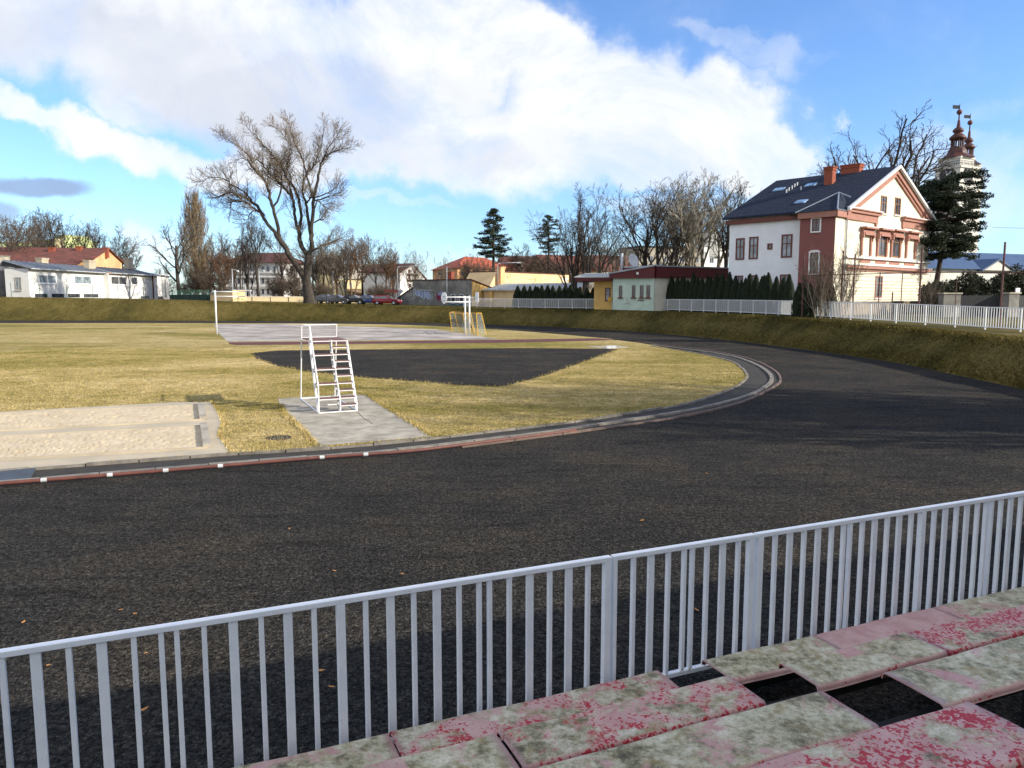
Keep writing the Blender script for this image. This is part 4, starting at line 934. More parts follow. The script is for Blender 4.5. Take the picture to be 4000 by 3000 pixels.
for (k,x0,y0,x1,y1,ff) in (('M3',568,1440,762,1500,wf),('M3',838,1440,1032,1500,wf),('M3',1103,1442,1290,1500,wf),('M3',1358,1445,1590,1500,wf),('M1',443,905,537,945,wf1)):
    winpx(ff,wb,k,x0,y0,x1,y1,M['dark_metal'],M['glass'],nx=2,fw=.1,proud=.04)
for (k,x0,x1,yt,yb,dd) in (('M3',632,740,862,945,-4.2),('M3',1398,1508,898,965,-2.0),('M1',277,330,468,555,-4.2)):
    xm=(x0+x1)/2; g_=offs(wf,dd); q=g_.hit(*px(k,xm,yb))[0]; zt=g_.hit(*px(k,xm,yt))[1]; w_=g_.hit(*px(k,x1,yb))[0]-g_.hit(*px(k,x0,yb))[0]
    c=wf.p(q,0,dd); chim('chimney',rf,Vector((c.x,c.y,0)),w_,1.0,zE,zt,wf.u,M['pit_edge'],0)
q=wf1.hit(*px('M1',578,780))[0]; MB().tube([wf.p(q,z0,1.12),wf.p(q,zE,1.12)],.14,6).build('downpipe',M['brown_wood'],wb)
# left end window of the bungalow
sd=fr2(wf.p(0,0,-3.7),wf.p(0,0)); window(sd,wb,1.5,zE-3.3,2.5,zE-1.3,M['concrete'],M['glass_pale'],nx=1,fw=.15,sill=M['white_old'])
# small right annex of bungalow
xf=Fr(px('M1',580,0)[0],166,px('M1',768,0)[0],170,1100); zx=xf.hit(*px('M1',700,685))[1]
xb=empty('white_annex',xf.p(0,z0),label='small white lean-to joined to the right end of the long white building',cat='building')
mb=MB(); xf.box(mb,0,xf.w,z0,zx,-8,0); mb.build('wall',M['white_wall'],xb)
mb=MB(); mb.hexa([xf.p(-.2,zx+.6,.5),xf.p(xf.w+.5,zx+.002,.5),xf.p(xf.w+.5,zx+.002,-8),xf.p(-.2,zx+1.6,-8),xf.p(-.2,zx+.75,.5),xf.p(xf.w+.5,zx+.15,.5),xf.p(xf.w+.5,zx+.15,-8),xf.p(-.2,zx+1.75,-8)]); mb.build('roof',M['grey_roof_metal'],xb)
mb=MB(); xf.box(mb,0,xf.w,zx,zx+.6,-7.5,-.1); mb.build('eaves_board',M['white_wall'],xb)
winpx(xf,xb,'M1',608,908,695,945,M['dark_metal'],M['glass'],nx=2,fw=.1)
# dark grey shed at the far left
df=Fr(px('M3',-300,0)[0],122,px('M3',250,0)[0],127,1100); zs=df.hit(*px('M3',225,930))[1]; zl_=df.hit(*px('M3',0,1060))[1]
dsd=empty('grey_shed',df.p(0,z0),label='dark grey shed wall with sloping top at the left picture edge',cat='building')
q0=df.hit(*px('M3',0,1060))[0]; mb=MB(); df.poly(mb,[(0,z0),(df.w,z0),(df.w,zs),(q0,zl_),(0,zl_-1.5)],-5,0); mb.build('wall',M['grey_render'],dsd)
df=Fr(px('M3',-300,0)[0],142,px('M3',172,0)[0],146,1050); 
bs=empty('beige_block',df.p(0,z0),label='plain beige rendered block with flat top behind the dark shed at far left',cat='building'); mb=MB(); df.box(mb,0,df.w,z0,df.hit(*px('M3',100,842))[1],-6,0); mb.build('wall',M['concrete'],bs); mb=MB(); df.box(mb,-.1,df.w+.1,df.hit(*px('M3',100,842))[1]+.002,df.hit(*px('M3',100,842))[1]+.2,-6,.1); mb.build('roof_edge',M['kerb_stone'],bs)
# red roof house with orange gable
A=at(*px('M3',1500,965),168); B_=at(*px('M3',1975,965),186)
rf_=fr2(A,B_); zE=rf_.hit(*px('M3',1500,868))[1]; zE=(zE+rf_.hit(*px('M3',1960,950))[1])/2; zR=rf_.hit(*px('M3',1690,712))[1]
rh=empty('gable_house',rf_.p(0,2),label='house with rusty red roof and sunlit orange gable behind the white building',cat='house')
mb=MB(); rf_.poly(mb,[(0,2),(rf_.w,2),(rf_.w,zE),(rf_.w/2,zR),(0,zE)],-.3,0); rf_.box(mb,.02,rf_.w-.02,2,zE-.1,-34,-.302); mb.build('wall',M['orange_wall'],rh)
rr=gable_roof(rf_,rh,M['rust_tile'],rf_.w,34,zE,zR,.5,.25)
sl_r=(zR-zE)/(rf_.w/2)
MB().hexa([rf_.p(-5.5,zE-5.5*sl_r,-1.2),rf_.p(-.55,zE-.55*sl_r,-1.2),rf_.p(-.55,zE-.55*sl_r,-34.4),rf_.p(-5.5,zE-5.5*sl_r,-34.4)]+[p+Vector((0,0,.24)) for p in (rf_.p(-5.5,zE-5.5*sl_r,-1.2),rf_.p(-.55,zE-.55*sl_r,-1.2),rf_.p(-.55,zE-.55*sl_r,-34.4),rf_.p(-5.5,zE-5.5*sl_r,-34.4))]).build('lean_to_roof',M['rust_tile'],rh)
for (x,yt,dd) in ((1280,672,13),(1710,690,1),(838,690,27)):
    c=rf_.p(rf_.w/2-1.0,0,-dd); zt=at(*px('M3',x,yt),c.y).z; c=at(*px('M3',x,yt),c.y); chim('chimney',rr,Vector((c.x,c.y,0)),1.1,1.0,zR-2,zt,rf_.n,M['brick_chimney'],0)
# lime green apartment house far behind
f=Fr(px('M3',520,0)[0],250,px('M3',1060,0)[0],245,1000)
lg=empty('apartment_building',f.p(0,2),label='lime green apartment house with stepped roof far behind the trees at left',cat='building'); zt=f.hit(*px('M3',900,560))[1]
mb=MB(); f.box(mb,0,f.w,2,zt,-12,0); q=f.hit(*px('M3',880,560))[0]; q2=f.hit(*px('M3',1035,560))[0]; f.box(mb,q,q2,zt,f.hit(*px('M3',950,485))[1],-10,-.3); mb.build('wall',M['lime_wall'],lg)
f3=fr2(f.p(f.w,0),at(*px('M3',1195,640),262)); mb=MB(); f3.poly(mb,[(0,2),(f3.w,2),(f3.w,f3.hit(*px('M3',1190,625))[1]),(0,zt)],-3,0); mb.build('side_wall',M['paleyellow_wall'],lg)
winpx(f,lg,'M3',920,500,958,545,M['green_metal'],M['glass'],nx=0,fw=.15,off=.0)
for x_ in (560,600,690,740): winpx(f,lg,'M3',x_,600,x_+26,645,M['white_old'],M['glass_pale'],nx=0,fw=.15)
f=Fr(px('M3',-40,0)[0],250,px('M3',330,0)[0],250,1000)
lg2=empty('apartment_building',f.p(0,2),label='pale green block half hidden by trees at the extreme left',cat='building'); mb=MB(); f.box(mb,0,f.w,2,f.hit(*px('M3',200,600))[1],-12,0); mb.build('wall',M['lime_wall'],lg2)
for x_ in (20,110,270): winpx(f,lg2,'M3',x_,640,x_+26,690,M['white_old'],M['glass_pale'],nx=0,fw=.15)
# white three-storey school behind trees
f=Fr(px('M1',1400,0)[0],190,px('M1',2082,0)[0],188,1000); zt=f.hit(*px('M1',1900,515))[1]
sc=empty('white_school',f.p(0,2),label='white three storey building with brown hipped roof behind the dark trees',cat='building')
mb=MB(); f.box(mb,0,f.w,2,zt,-14,0); mb.build('wall',M['white_wall'],sc)
mb=MB(); hip(mb,fbox_plan(f,f.w,14),zt+.003,at(*px('M1',1880,405),196).z,.2,.8); mb.build('roof',M['brown_tile'],sc)
for y in (516,632,682,788,806):
    z=f.hit(*px('M1',1900,y))[1]; mb=MB(); f.box(mb,-.1,f.w+.1,z-.22,z,.004,.22); mb.build('string_course',M['white_wall'],sc)
for (ya,yb) in ((560,626),(697,764),(822,885)):
    for x_ in (1425,1485,1552,1625,1700,1765,1832,1890,1965,2038):
        winpx(f,sc,'M1',x_,ya,x_+36,yb,M['white_old'],M['glass'],nx=0,fw=.1)
# peach shed and boundary wall
f=Fr(px('M1',1243,0)[0],126,px('M1',1500,0)[0],124,1150); zt=f.hit(*px('M1',1400,845))[1]
sh=empty('peach_shed',f.p(0,2),label='small peach coloured shed with flat roof at the end of the green fence',cat='shed'); mb=MB(); f.poly(mb,[(0,2),(f.w,2),(f.w,zt+.15),(0,zt-.55)],-3,0); mb.build('wall',M['peach_wall'],sh)
mb=MB(); f.poly(mb,[(-.15,zt-.56),(f.w+.1,zt+.152),(f.w+.1,zt+.26),(-.15,zt-.45)],-3.2,.2); mb.build('roof',M['grey_roof_metal'],sh)
for (a,b,lb) in ((('M1',1505,915,980),('M2',470,712,800),'long cream rendered boundary wall left of the big bare tree'),(('M2',640,708,800),('M2',1338,692,800),'cream boundary wall behind the parked cars')):
    f=Fr(px(a[0],a[1],0)[0],134,px(b[0],b[1],0)[0],139 if a[0]=='M1' else 141,1170); zt=f.hit(*px(a[0],a[1]+30,a[2]))[1]
    if a[0]=='M2': zt=f.hit(*px('M2',1000,704))[1]
    w_=empty('boundary_wall',f.p(0,1.6),label=lb,cat='wall'); mb=MB(); f.box(mb,0,f.w,1.6,zt,-.2,0); mb.build('wall',M['cream_fence'],w_)
    mb=MB(); f.box(mb,-.05,f.w+.05,zt+.002,zt+.09,-.28,.06); mb.build('coping',M['rust_tile'] if a[0]=='M2' else M['cream_wall'],w_)
    for i in range(int(f.w/3.1)+1):
        mb=MB(); f.box(mb,i*3.1,i*3.1+.09,1.6,zt-.01,.004,.07); mb.build('post',M['dark_metal'],w_)
# green tennis fence
f=Fr(px('M1',775,0)[0],150,px('M1',1238,0)[0],127,1150); zt=f.hit(*px('M1',1225,825))[1]; zm=f.hit(*px('M1',1225,885))[1]
gfn=empty('green_fence',f.p(0,2),label='green mesh sports fence with dark windbreak beside the white building',cat='fence')
mb=MB(); f.box(mb,0,f.w,2.2,zm,-.02,0); mb.build('windbreak',M['green_screen'],gfn)
mb=MB()
for i in range(int((zt-zm)/.25)): f.box(mb,0,f.w,zm+.1+i*.25,zm+.12+i*.25,-.01,.01)
for i in range(int(f.w/.3)): f.box(mb,i*.3,i*.3+.02,zm,zt,-.008,.008)
mb.build('wire_mesh',M['green_metal'],gfn)
for x_ in (808,866,910,1012,1052,1118,1230):
    q=f.hit(*px('M1',x_,880))[0]; MB().tube([f.p(q,1.8,.06),f.p(q,zt,.06)],.06,6).build('post',M['green_metal'],gfn)
q=f.hit(*px('M1',1230,870))[0]; MB().tube([f.p(q,zm+.1,.1),f.p(q-2.6,2.2,.1)],.05,6).build('brace',M['green_metal'],gfn)
# thin green posts on the bank crest at left
for i,(k,x,yt,yb,br) in enumerate((('M3',185,1260,1480,0),('M3',648,1290,1490,1),('M3',1085,1295,1490,0),('M3',1508,1305,1490,0),('M3',1915,1310,1500,0),('M1',480,800,940,0),('M1',1555,830,965,0),('M1',1572,915,965,1))):
    Y=119.5+i*.1; a=at(*px(k,x,yb),Y); b=at(*px(k,x,yt),Y); zg=ter(a.x,a.y)
    L_=['first green fence post at the far left in front of the dark shed','braced fence post in front of the first basement window of the white building','thin post before the blank wall of the white building','thin post by the recessed corner of the white building','thin post below the double window of the white building','thin post before the right end of the white building','thin post beside the peach shed','short braced post before the cream boundary wall'][i]
    e=empty('fence_post',(a.x,a.y,zg),label=L_,cat='post',group='thin posts along the top of the left bank'); MB().tube([(a.x,a.y,zg-.1),(a.x,a.y,b.z)],.04,5).build('pole',M['green_metal'],e)
    if br:
        h_=b.z-zg; mb=MB(); mb.tube([(a.x,a.y,zg+h_*.75),(a.x-1.7,a.y,zg)],.035,5); mb.tube([(a.x,a.y,zg+h_*.75),(a.x+1.5,a.y,zg)],.035,5); mb.build('brace',M['green_metal'],e)
# yellow town houses behind
f=Fr(px('M2',915,0)[0],205,px('M2',1905,0)[0],215,1050); zt=f.hit(*px('M2',1300,478))[1]; zg=f.hit(*px('M2',1300,608))[1]
yb=empty('yellow_terrace',f.p(0,2),label='long pale yellow terrace with grey roof and dark ground floor behind the bare trees',cat='building')
mb=MB(); f.box(mb,0,f.w,zg,zt,-12,0); mb.build('wall',M['paleyellow_wall'],yb); mb=MB(); f.box(mb,.1,f.w-.1,1.8,zg-.003,-12,-.2); mb.build('ground_floor',M['concrete_stained'],yb)
MB().add([f.p(-.4,zt+.003,.5),f.p(f.w+.4,zt+.003,.5),f.p(f.w+.4,zt+4.2,-6),f.p(-.4,zt+4.2,-6),f.p(-.4,zt,-12.5),f.p(f.w+.4,zt,-12.5)],[(0,1,2,3),(3,2,5,4),(0,3,4),(1,5,2),(0,4,5,1)]).build('roof',M['concrete'],yb)
for x_ in (965,1075,1235,1330,1370,1480,1640,1780): winpx(f,yb,'M2',x_,520,x_+34,585,M['white_paint'],M['glass'],nx=1,nz=.6,fw=.14)
f=Fr(px('M2',912,0)[0],200,px('M2',1002,0)[0],202,1050); yt=empty('yellow_tower_house',f.p(0,2),label='tall narrow pale yellow house rising behind the bare trees',cat='building'); zt=f.hit(*px('M2',950,175))[1]
mb=MB(); f.box(mb,0,f.w,2,zt,-8,0); mb.build('wall',M['paleyellow_wall'],yt); mb=MB(); f.box(mb,-.3,f.w+.3,zt+.003,zt+.4,-8.3,.3); mb.build('cornice',M['white_wall'],yt)
for y_ in (230,330,430): winpx(f,yt,'M2',940,y_,970,y_+55,M['white_paint'],M['glass'],nx=1,fw=.14)
f=Fr(px('M2',1742,0)[0],190,px('M2',2095,0)[0],200,1050); wg=empty('white_gable_house',f.p(0,2),label='white house with brown gable roof and balconies left of the birch',cat='house')
zE=f.hit(*px('M2',1760,380))[1]; zR=f.hit(*px('M2',1900,282))[1]; 
mb=MB(); f.poly(mb,[(0,2),(f.w,2),(f.w,zE-2),(f.w*.45,zR),(0,zE)],-12,0); mb.build('wall',M['white_wall'],wg)
mb=MB(); f.poly(mb,[(-.5,zE-.2),(f.w*.45,zR+.02),(f.w*.45,zR+.3),(-.5,zE+.1)],-12.5,.6); f.poly(mb,[(f.w*.45,zR+.02),(f.w+.4,zE-2.2),(f.w+.4,zE-1.9),(f.w*.45,zR+.3)],-12.5,.3); mb.build('roof',M['brown_tile'],wg)
for (x_,y_) in ((1852,350),(1930,350),(1852,430),(1935,430),(1860,540)): winpx(f,wg,'M2',x_,y_,x_+26,y_+48,M['brown_wood'],M['glass'],nx=1,fw=.12)
for y_ in (402,480): 
    a=f.hit(*px('M2',1835,y_)); b=f.hit(*px('M2',1985,y_)); mb=MB(); f.box(mb,a[0],b[0],a[1]-.12,a[1],.005,1.2); mb.build('balcony',M['concrete'],wg)

# ---------------------------------------------------------------- trees
def tube_np(store, pts, rads, m):
    P=np.asarray(pts); n=len(P); d=np.gradient(P,axis=0); d/=np.linalg.norm(d,axis=1)[:,None]+1e-9
    ref=np.array([0.,0,1]) if abs(d[0][2])<.8 else np.array([1.,0,0])
    a=np.cross(d,ref); a/=np.linalg.norm(a,axis=1)[:,None]+1e-9; b=np.cross(d,a)
    t=np.arange(m)*2*pi/m; R=np.asarray(rads)[:,None,None]
    V=P[:,None,:]+R*(np.cos(t)[None,:,None]*a[:,None,:]+np.sin(t)[None,:,None]*b[:,None,:])
    i,k=np.meshgrid(np.arange(n-1),np.arange(m),indexing='ij'); k2=(k+1)%m
    Fq=np.stack([i*m+k,i*m+k2,(i+1)*m+k2,(i+1)*m+k],-1).reshape(-1,4)+store['n']
    store['v'].append(V.reshape(-1,3)); store['f'].append(Fq); store['n']+=n*m
def new(): return dict(v=[],f=[],n=0)
def fin(name,st,mat,par,smooth=False):
    if not st['n']: return None
    return mesh_obj(name,np.concatenate(st['v']),np.concatenate(st['f']),mat,par,smooth)
def grow(R,p,d,L,r0,lvl,S,maxl,big,small,rmin):
    n=6 if lvl<2 else (5 if lvl<3 else 3)
    pts=[p.copy()]; dirs=[]; d=d/np.linalg.norm(d)
    for i in range(n):
        w=R.normal(0,S['wob'][min(lvl,len(S['wob'])-1)],3); d=d+w; d[2]+=S['up'][min(lvl,len(S['up'])-1)]; d/=np.linalg.norm(d)
        p=p+d*L/n; pts.append(p.copy()); dirs.append(d.copy())
    r1=max(r0*S['tap'],rmin*.6); rads=np.linspace(r0,r1,n+1); rads=np.maximum(rads,rmin*.6)
    tube_np(big if lvl<=S['bl'] else small,pts,rads,7 if lvl==0 else (5 if lvl==1 else 3))
    if lvl>=maxl: return
    k=S['kids'][lvl]; t0=S['t0'][min(lvl,len(S['t0'])-1)]; ang0=R.rand()*2*pi
    for j in range(k):
        t=t0+(1-t0)*(j+R.rand()*.7)/k; t=min(t,1.0); x=t*n; i=min(int(x),n-1); f=x-i
        q=pts[i]*(1-f)+pts[i+1]*f; dd=dirs[i]
        a=S['ang'][min(lvl,len(S['ang'])-1)]*R.uniform(.7,1.25); az=ang0+j*2.4+R.uniform(-.4,.4)
        ref=np.array([0,0,1.]) if abs(dd[2])<.9 else np.array([1.,0,0]); u1=np.cross(dd,ref); u1/=np.linalg.norm(u1); u2=np.cross(dd,u1)
        nd=dd*cos(a)+(u1*cos(az)+u2*sin(az))*sin(a)
        ln=L*S['len'][min(lvl,len(S['len'])-1)]*R.uniform(.7,1.2)*(1.15-.45*t if lvl>0 else 1.0)
        rr=(rads[i]*(1-f)+rads[i+1]*f)*S['rr']
        grow(R,q,nd,ln,rr,lvl+1,S,maxl,big,small,rmin)
BASE=dict(wob=[.04,.10,.14,.18,.2],up=[.02,.07,.05,.04,.03],tap=.45,kids=[7,6,6,5],t0=[.42,.3,.2,.15],ang=[.62,.6,.6,.6],len=[.62,.5,.46,.5],rr=.62,bl=1)
def bare(name,seed,H,tr,bark,twig,rmin=.018,origin=(0,0,0),parent=None,**kw):
    "unit tree at the origin, height scaled to H"
    S=dict(BASE); S.update(kw); R=np.random.RandomState(seed); big,small=new(),new()
    grow(R,np.array([0.,0,-.2]),np.array([0,0,1.]),H*S.get('trunk',.62),tr,0,S,4,big,small,rmin)
    for s_ in range(S.get('stems',0)):
        a=R.rand()*6.28; grow(R,np.array([.4*cos(a),.4*sin(a),-.2]),np.array([.28*cos(a),.28*sin(a),1.]),H*S.get('trunk',.62)*.9,tr*.75,0,S,4,big,small,rmin)
    allz=np.percentile(np.concatenate(small['v'])[:,2],99.8); k=H/allz
    for st in (big,small): st['v']=[v*k for v in st['v']]
    root=empty(name,(0,0,0)); fin('trunk',big,bark,root,True); fin('crown',small,twig,root)
    return root
def put(proto,first,p,rz,sc,label,cat='tree',group=None,sx=1.0):
    o=proto if first else copy_tree(proto)
    o.location=p; o.rotation_euler=(0,0,rz); o.scale=(sc*sx,sc*sx,sc); tag(o,label,cat,group); return o
# the big bare tree, limbs traced from the photograph
YT=115.0; kk=CR['K2'][2]/F*YT
bp=at(*px('K2',1062,1515),YT); bz=ter(bp.x,bp.y)
limbs=[
 ([(1068,1530),(1058,1470),(1045,1400),(1038,1320)],[48,40,34,30],0,0),
 ([(1038,1325),(1000,1260),(940,1170),(890,1080),(850,1010),(800,950)],[26,22,20,19,18,16],0,-14),
 ([(800,950),(740,880),(690,800),(650,730),(590,690),(520,650),(450,625),(380,620),(300,650),(250,660)],[12,11,11,10,9,8,6,5,3,1.5],-14,40),
 ([(690,800),(620,750),(560,710),(500,685),(430,680),(400,705),(395,765)],[8,7,6,6,5,4,2],10,60),
 ([(610,695),(560,620),(500,585),(450,560),(400,520),(340,508),(270,520),(200,545)],[6,6,5,5,4,3,2,1],0,-60),
 ([(830,975),(815,870),(800,790),(775,690),(760,600),(735,530),(690,480),(640,420),(600,370)],[13,12,11,11,10,9,8,7,4],-10,-60),
 ([(645,425),(645,380),(600,320),(540,270),(460,220),(415,205)],[6,5,4,3,2,1],-60,-90),
 ([(790,740),(835,655),(855,560),(850,470),(840,420),(850,340)],[7,7,6,5,3,2],-20,30),
 ([(1038,1325),(1052,1230),(1062,1130)],[30,28,27],0,4),
 ([(1062,1130),(1022,1080),(992,1000),(975,920)],[17,16,15,15],4,20),
 ([(975,920),(955,850),(940,750),(932,680),(890,610),(840,560),(790,510),(740,470),(700,420),(640,350),(560,320),(440,330)],[11,10,10,9,9,8,7,6,5,4,2,1],20,110),
 ([(980,915),(1005,810),(1000,700),(980,630),(940,560),(900,500),(880,440),(850,400),(800,330),(740,260),(660,180),(590,80)],[11,10,10,9,9,8,7,6,5,4,2,1],20,-40),
 ([(938,730),(930,650),(915,580),(885,510),(880,440),(895,380),(905,300),(925,220),(890,190),(840,130),(770,70)],[8,7,6,6,5,5,4,3,3,2,1],30,70),
 ([(1062,1130),(1088,1050),(1092,960),(1100,880),(1115,760),(1120,680),(1150,590),(1170,490),(1200,400),(1230,350),(1300,310),(1370,290),(1470,270)],[18,16,14,13,12,11,10,9,7,6,4,3,1],4,-50),
 ([(1090,990),(1075,880),(1060,790),(1050,710),(1020,630),(1020,540),(1050,460),(1100,400),(1150,300),(1180,200),(1190,70)],[12,11,10,9,8,7,6,5,4,3,1],-10,80),
 ([(1112,650),(1095,560),(1075,480),(1065,400),(1040,330),(1000,250),(980,160),(960,90)],[7,7,6,5,4,3,2,1],-20,-80),
 ([(1055,700),(1085,675),(1115,650)],[6,5,5],20,-30),
 ([(1215,380),(1250,300),(1290,240),(1330,180),(1350,140)],[5,4,3,2,1],-40,-20),
 ([(1090,1080),(1150,1055),(1210,1030),(1260,1000),(1330,980)],[8,7,6,5,2],0,70),
 ([(1130,665),(1200,640),(1270,600),(1320,540)],[5,4,3,1],-30,30),
 ([(1140,690),(1220,670),(1300,650),(1370,630)],[5,4,3,1],-30,-90),
 ([(1120,860),(1150,840),(1188,830)],[5,5,4],0,20),
 ([(1110,800),(1140,700),(1160,690),(1200,730),(1270,760)],[5,4,4,3,1],-10,50),
 ([(700,800),(640,760),(580,770),(530,810),(515,860)],[6,5,4,3,1],20,90),
 ([(1095,1090),(1160,1060),(1200,1110),(1220,1150)],[6,5,3,1],0,-60),
]
ht=empty('bare_tree',(bp.x,bp.y,bz),label='largest bare deciduous tree with forked trunk on the bank crest at centre left',cat='tree')
R=np.random.RandomState(11); big,small=new(),new(); S=dict(BASE); S.update(kids=[0,6,5,5],len=[.6,.55,.62,.6],up=[0,.07,.08,.06],bl=0,t0=[.3,.15,.15,.15],wob=[.05,.13,.12,.12])
for pts,rad_,y0,y1 in limbs:
    n=len(pts); P=np.array([((x-1065)*kk*(.96 if y<1000 else 1),(y0+(y1-y0)*i/(n-1))*kk*1.3,(1522-y)*kk*.975) for i,(x,y) in enumerate(pts)])
    C3=crom([tuple(p) for p in P],3,False); rr=np.interp(np.linspace(0,n-1,len(C3)),np.arange(n),np.array(rad_)*kk*1.15)
    C3=C3+np.r_[np.zeros((1,3)),R.normal(0,.06,(len(C3)-1,3))]
    tube_np(big,C3+np.array([bp.x,bp.y,bz]),np.maximum(rr,.02),8)
    if rad_[0]<20:
        for j in range(2,len(C3)):
            fr=j/len(C3); 
            if rad_[0]>14 and fr<.6: continue
            for _ in range(2 if fr>.35 else (1 if R.rand()<.5 else 0)):
                d=C3[min(j+1,len(C3)-1)]-C3[j-1]; d/=np.linalg.norm(d); s_=R.normal(0,1,3); s_-=d*s_.dot(d); s_/=np.linalg.norm(s_); nd=d*.75+s_*.75+np.array([0,0,.25])
                grow(R,C3[j]+np.array([bp.x,bp.y,bz]),nd,R.uniform(1.7,3.2)*(1.15-.62*fr),max(min(rr[j]*.5,.06),.03),2,S,4,small,small,.020)
fin('trunk',big,M['bark'],ht,True); fin('crown',small,M['twig_sun'],ht)

TA=bare('bare_tree',21,18,.36,M['bark'],M['twig_dark'],.030,kids=[8,6,6,6],up=[.02,.10,.07,.04],ang=[.55,.55,.6,.6])
TB=bare('bare_tree',22,18,.32,M['bark'],M['twig'],.032,kids=[10,6,6,5],up=[.02,.06,.05,.04],ang=[.75,.6,.6,.6],trunk=.7)
TC=bare('bare_tree',23,16,.28,M['bark'],M['twig_dark'],.026,stems=3,kids=[6,5,5,5],up=[.03,.12,.08,.05],ang=[.4,.5,.6,.6],t0=[.3,.3,.2,.15],trunk=.72)
TD=bare('bare_tree',24,16,.30,M['bark_pale'],M['twig_pale'],.026,stems=2,kids=[7,6,5,4],up=[.02,.09,.06,.05],ang=[.6,.6,.6,.6])
TE=bare('bare_tree',25,15,.28,M['bark_warm'],M['twig_red'],.036,stems=1,kids=[9,8,7,6],up=[.02,.08,.06,.04],ang=[.6,.6,.6,.6],trunk=.66)
SH=bare('bare_shrub',26,5,.07,M['bark_warm'],M['twig'],.016,stems=6,kids=[7,6,6,5],up=[.02,.10,.06,.04],ang=[.5,.6,.6,.6],t0=[.1,.15,.15,.1],trunk=.75)
SP=bare('bare_shrub',27,5,.06,M['bark_pale'],M['twig'],.012,stems=6,kids=[6,5,4,4],up=[.04,.12,.08,.05],ang=[.45,.5,.5,.5],t0=[.1,.15,.15,.1],trunk=.8)
TF=bare('bare_tree',28,18,.36,M['bark'],M['twig_dark'],.022,kids=[8,5,5,4],up=[.02,.10,.07,.04],ang=[.7,.6,.6,.6],t0=[.3,.3,.2,.15],wob=[.04,.14,.16,.18,.2],trunk=.55)
HS={id(TF):18,id(TA):18,id(TB):18,id(TC):16,id(TD):16,id(TE):15,id(SH):5,id(SP):5}
used=set()
def tree(pr,k,x,ytop,Y,label,group=None,rz=None,sx=1.0,cat='tree',z=None):
    p=at(*px(k,x,ytop),Y); zg=(ter(p.x,p.y) if z is None else z); h=p.z-zg
    first=id(pr) not in used; used.add(id(pr))
    return put(pr,first,(p.x,p.y,zg),rnd.uniform(0,6.28) if rz is None else rz,h/HS[id(pr)],label,cat,group,sx)
GL='bare trees behind the long white building'
for pr,x,yt,Y,lb in ((TB,20,170,170,'bare tree at the extreme left picture edge'),(TB,180,85,185,'wide bare tree above the dark shed'),(TB,380,120,180,'bare tree left of the green apartment house'),(TC,560,110,190,'many-stemmed bare tree in front of the green apartment house'),
    (TA,760,50,205,'tallest bare tree behind the red roofed house, above its ridge'),(TC,980,80,200,'bare tree rising behind the central chimney of the red roofed house'),(TA,1390,250,205,'wide bare tree just right of the green apartment house'),(TC,1640,270,205,'bare tree above the orange gable peak'),
    (TB,1960,480,205,'lower bare tree right of the orange gable')):
    tree(pr,'M3',x,yt,Y,lb,GL,sx=1.0)
for pr,x,yt,Y,lb,s in ((TB,40,380,215,'small distant bare tree at the right end of the tree row over the bungalow',1),(TA,330,310,190,'bare tree behind the last chimney of the long white building',1),(TB,640,560,205,'low bare tree between bungalow and poplar',1.2),
    (TF,845,-40,148,'dark gnarled bare tree standing in front of the poplar',1.15),
    (TE,1210,290,160,'rusty brown bare tree right of the poplar',1.2),(TA,1330,150,170,'dark bare tree left of the white school',.9),(TB,1480,110,165,'bare tree in front of the left half of the white school',.9),(TC,1640,60,160,'slender bare tree before the school middle',.8),
    (TA,1760,-50,155,'tall thick-trunked bare tree before the right half of the school',.85),(TB,2050,110,165,'bare tree at the right end of the white school',.8),(TE,1400,330,150,'low brown bare tree near the peach shed',1.1),(TC,1560,240,175,'slim many-stemmed bare tree behind the peach shed',.9)):
    tree(pr,'M1',x,yt,Y,lb,'bare trees around the white school',sx=s)
for pr,x,yt,Y,lb,s in ((TC,700,-150,160,'many-stemmed bare tree just right of the forked giant trunk',1.0),(TE,560,0,170,'reddish bare tree directly behind the forked giant',1.1),(TD,820,-60,165,'pale-stemmed bare tree right of the giant trunk',.9),(TE,1080,-160,160,'reddish bare tree before the tall narrow yellow house',1.0),
    (TC,1010,-60,150,'bare tree with several dark stems above the parked cars',.9),(TA,1230,-120,165,'bare tree behind the black parked car',.95),(TB,1430,-90,155,'evenly domed bare tree above the blue parked car',.9),(TE,1560,20,165,'reddish bare tree above the dark red parked car',.9),(TC,1640,120,170,'slim bare tree left of the white gable house',.7),(TE,330,150,165,'brown thicket tree left of the giant trunk',1.1),(TE,900,60,172,'brown bare tree behind the lamp mast',1.0)):
    tree(pr,'M2',x,yt,Y,lb,'bare trees behind the parked cars',sx=s)
GR='bare trees behind the mint building'
for pr,x,yt,Y,lb,s in ((TC,420,185,105,'many-stemmed bare tree right of the second pine',1.05),(TC,330,330,112,'smaller dark bare tree at the left foot of the many-stemmed one',1.0),(TD,660,500,118,'low pale bare tree left of the satellite dish',1.1),(TB,900,150,108,'broad bare tree above the satellite dish',1.0),(TC,1060,100,106,'tall bare tree over the dark red fascia',1.15),(TB,1200,100,112,'dense bare tree behind the fascia middle',.9),
    (TD,1340,60,108,'pale-barked bare tree in front of the town hall spire',1.05),(TD,1470,10,112,'tallest pale-barked bare tree right of the town hall spire',.95),(TA,1640,60,110,'dark bare tree touching the slate roof corner',.9)):
    tree(pr,'K4',x,yt,Y,lb,GR,sx=s)
tree(TF,'K5',1160,150,98,'large bare tree rising behind the slate roofed house',sx=1.25,rz=1.0)
tree(TF,'K5',960,330,106,'second bare tree left behind the slate roofed house',sx=1.3,rz=2.0)
tree(TF,'K5',1330,190,104,'third bare tree behind the slate roof ridge at right',sx=1.1,rz=3.0)
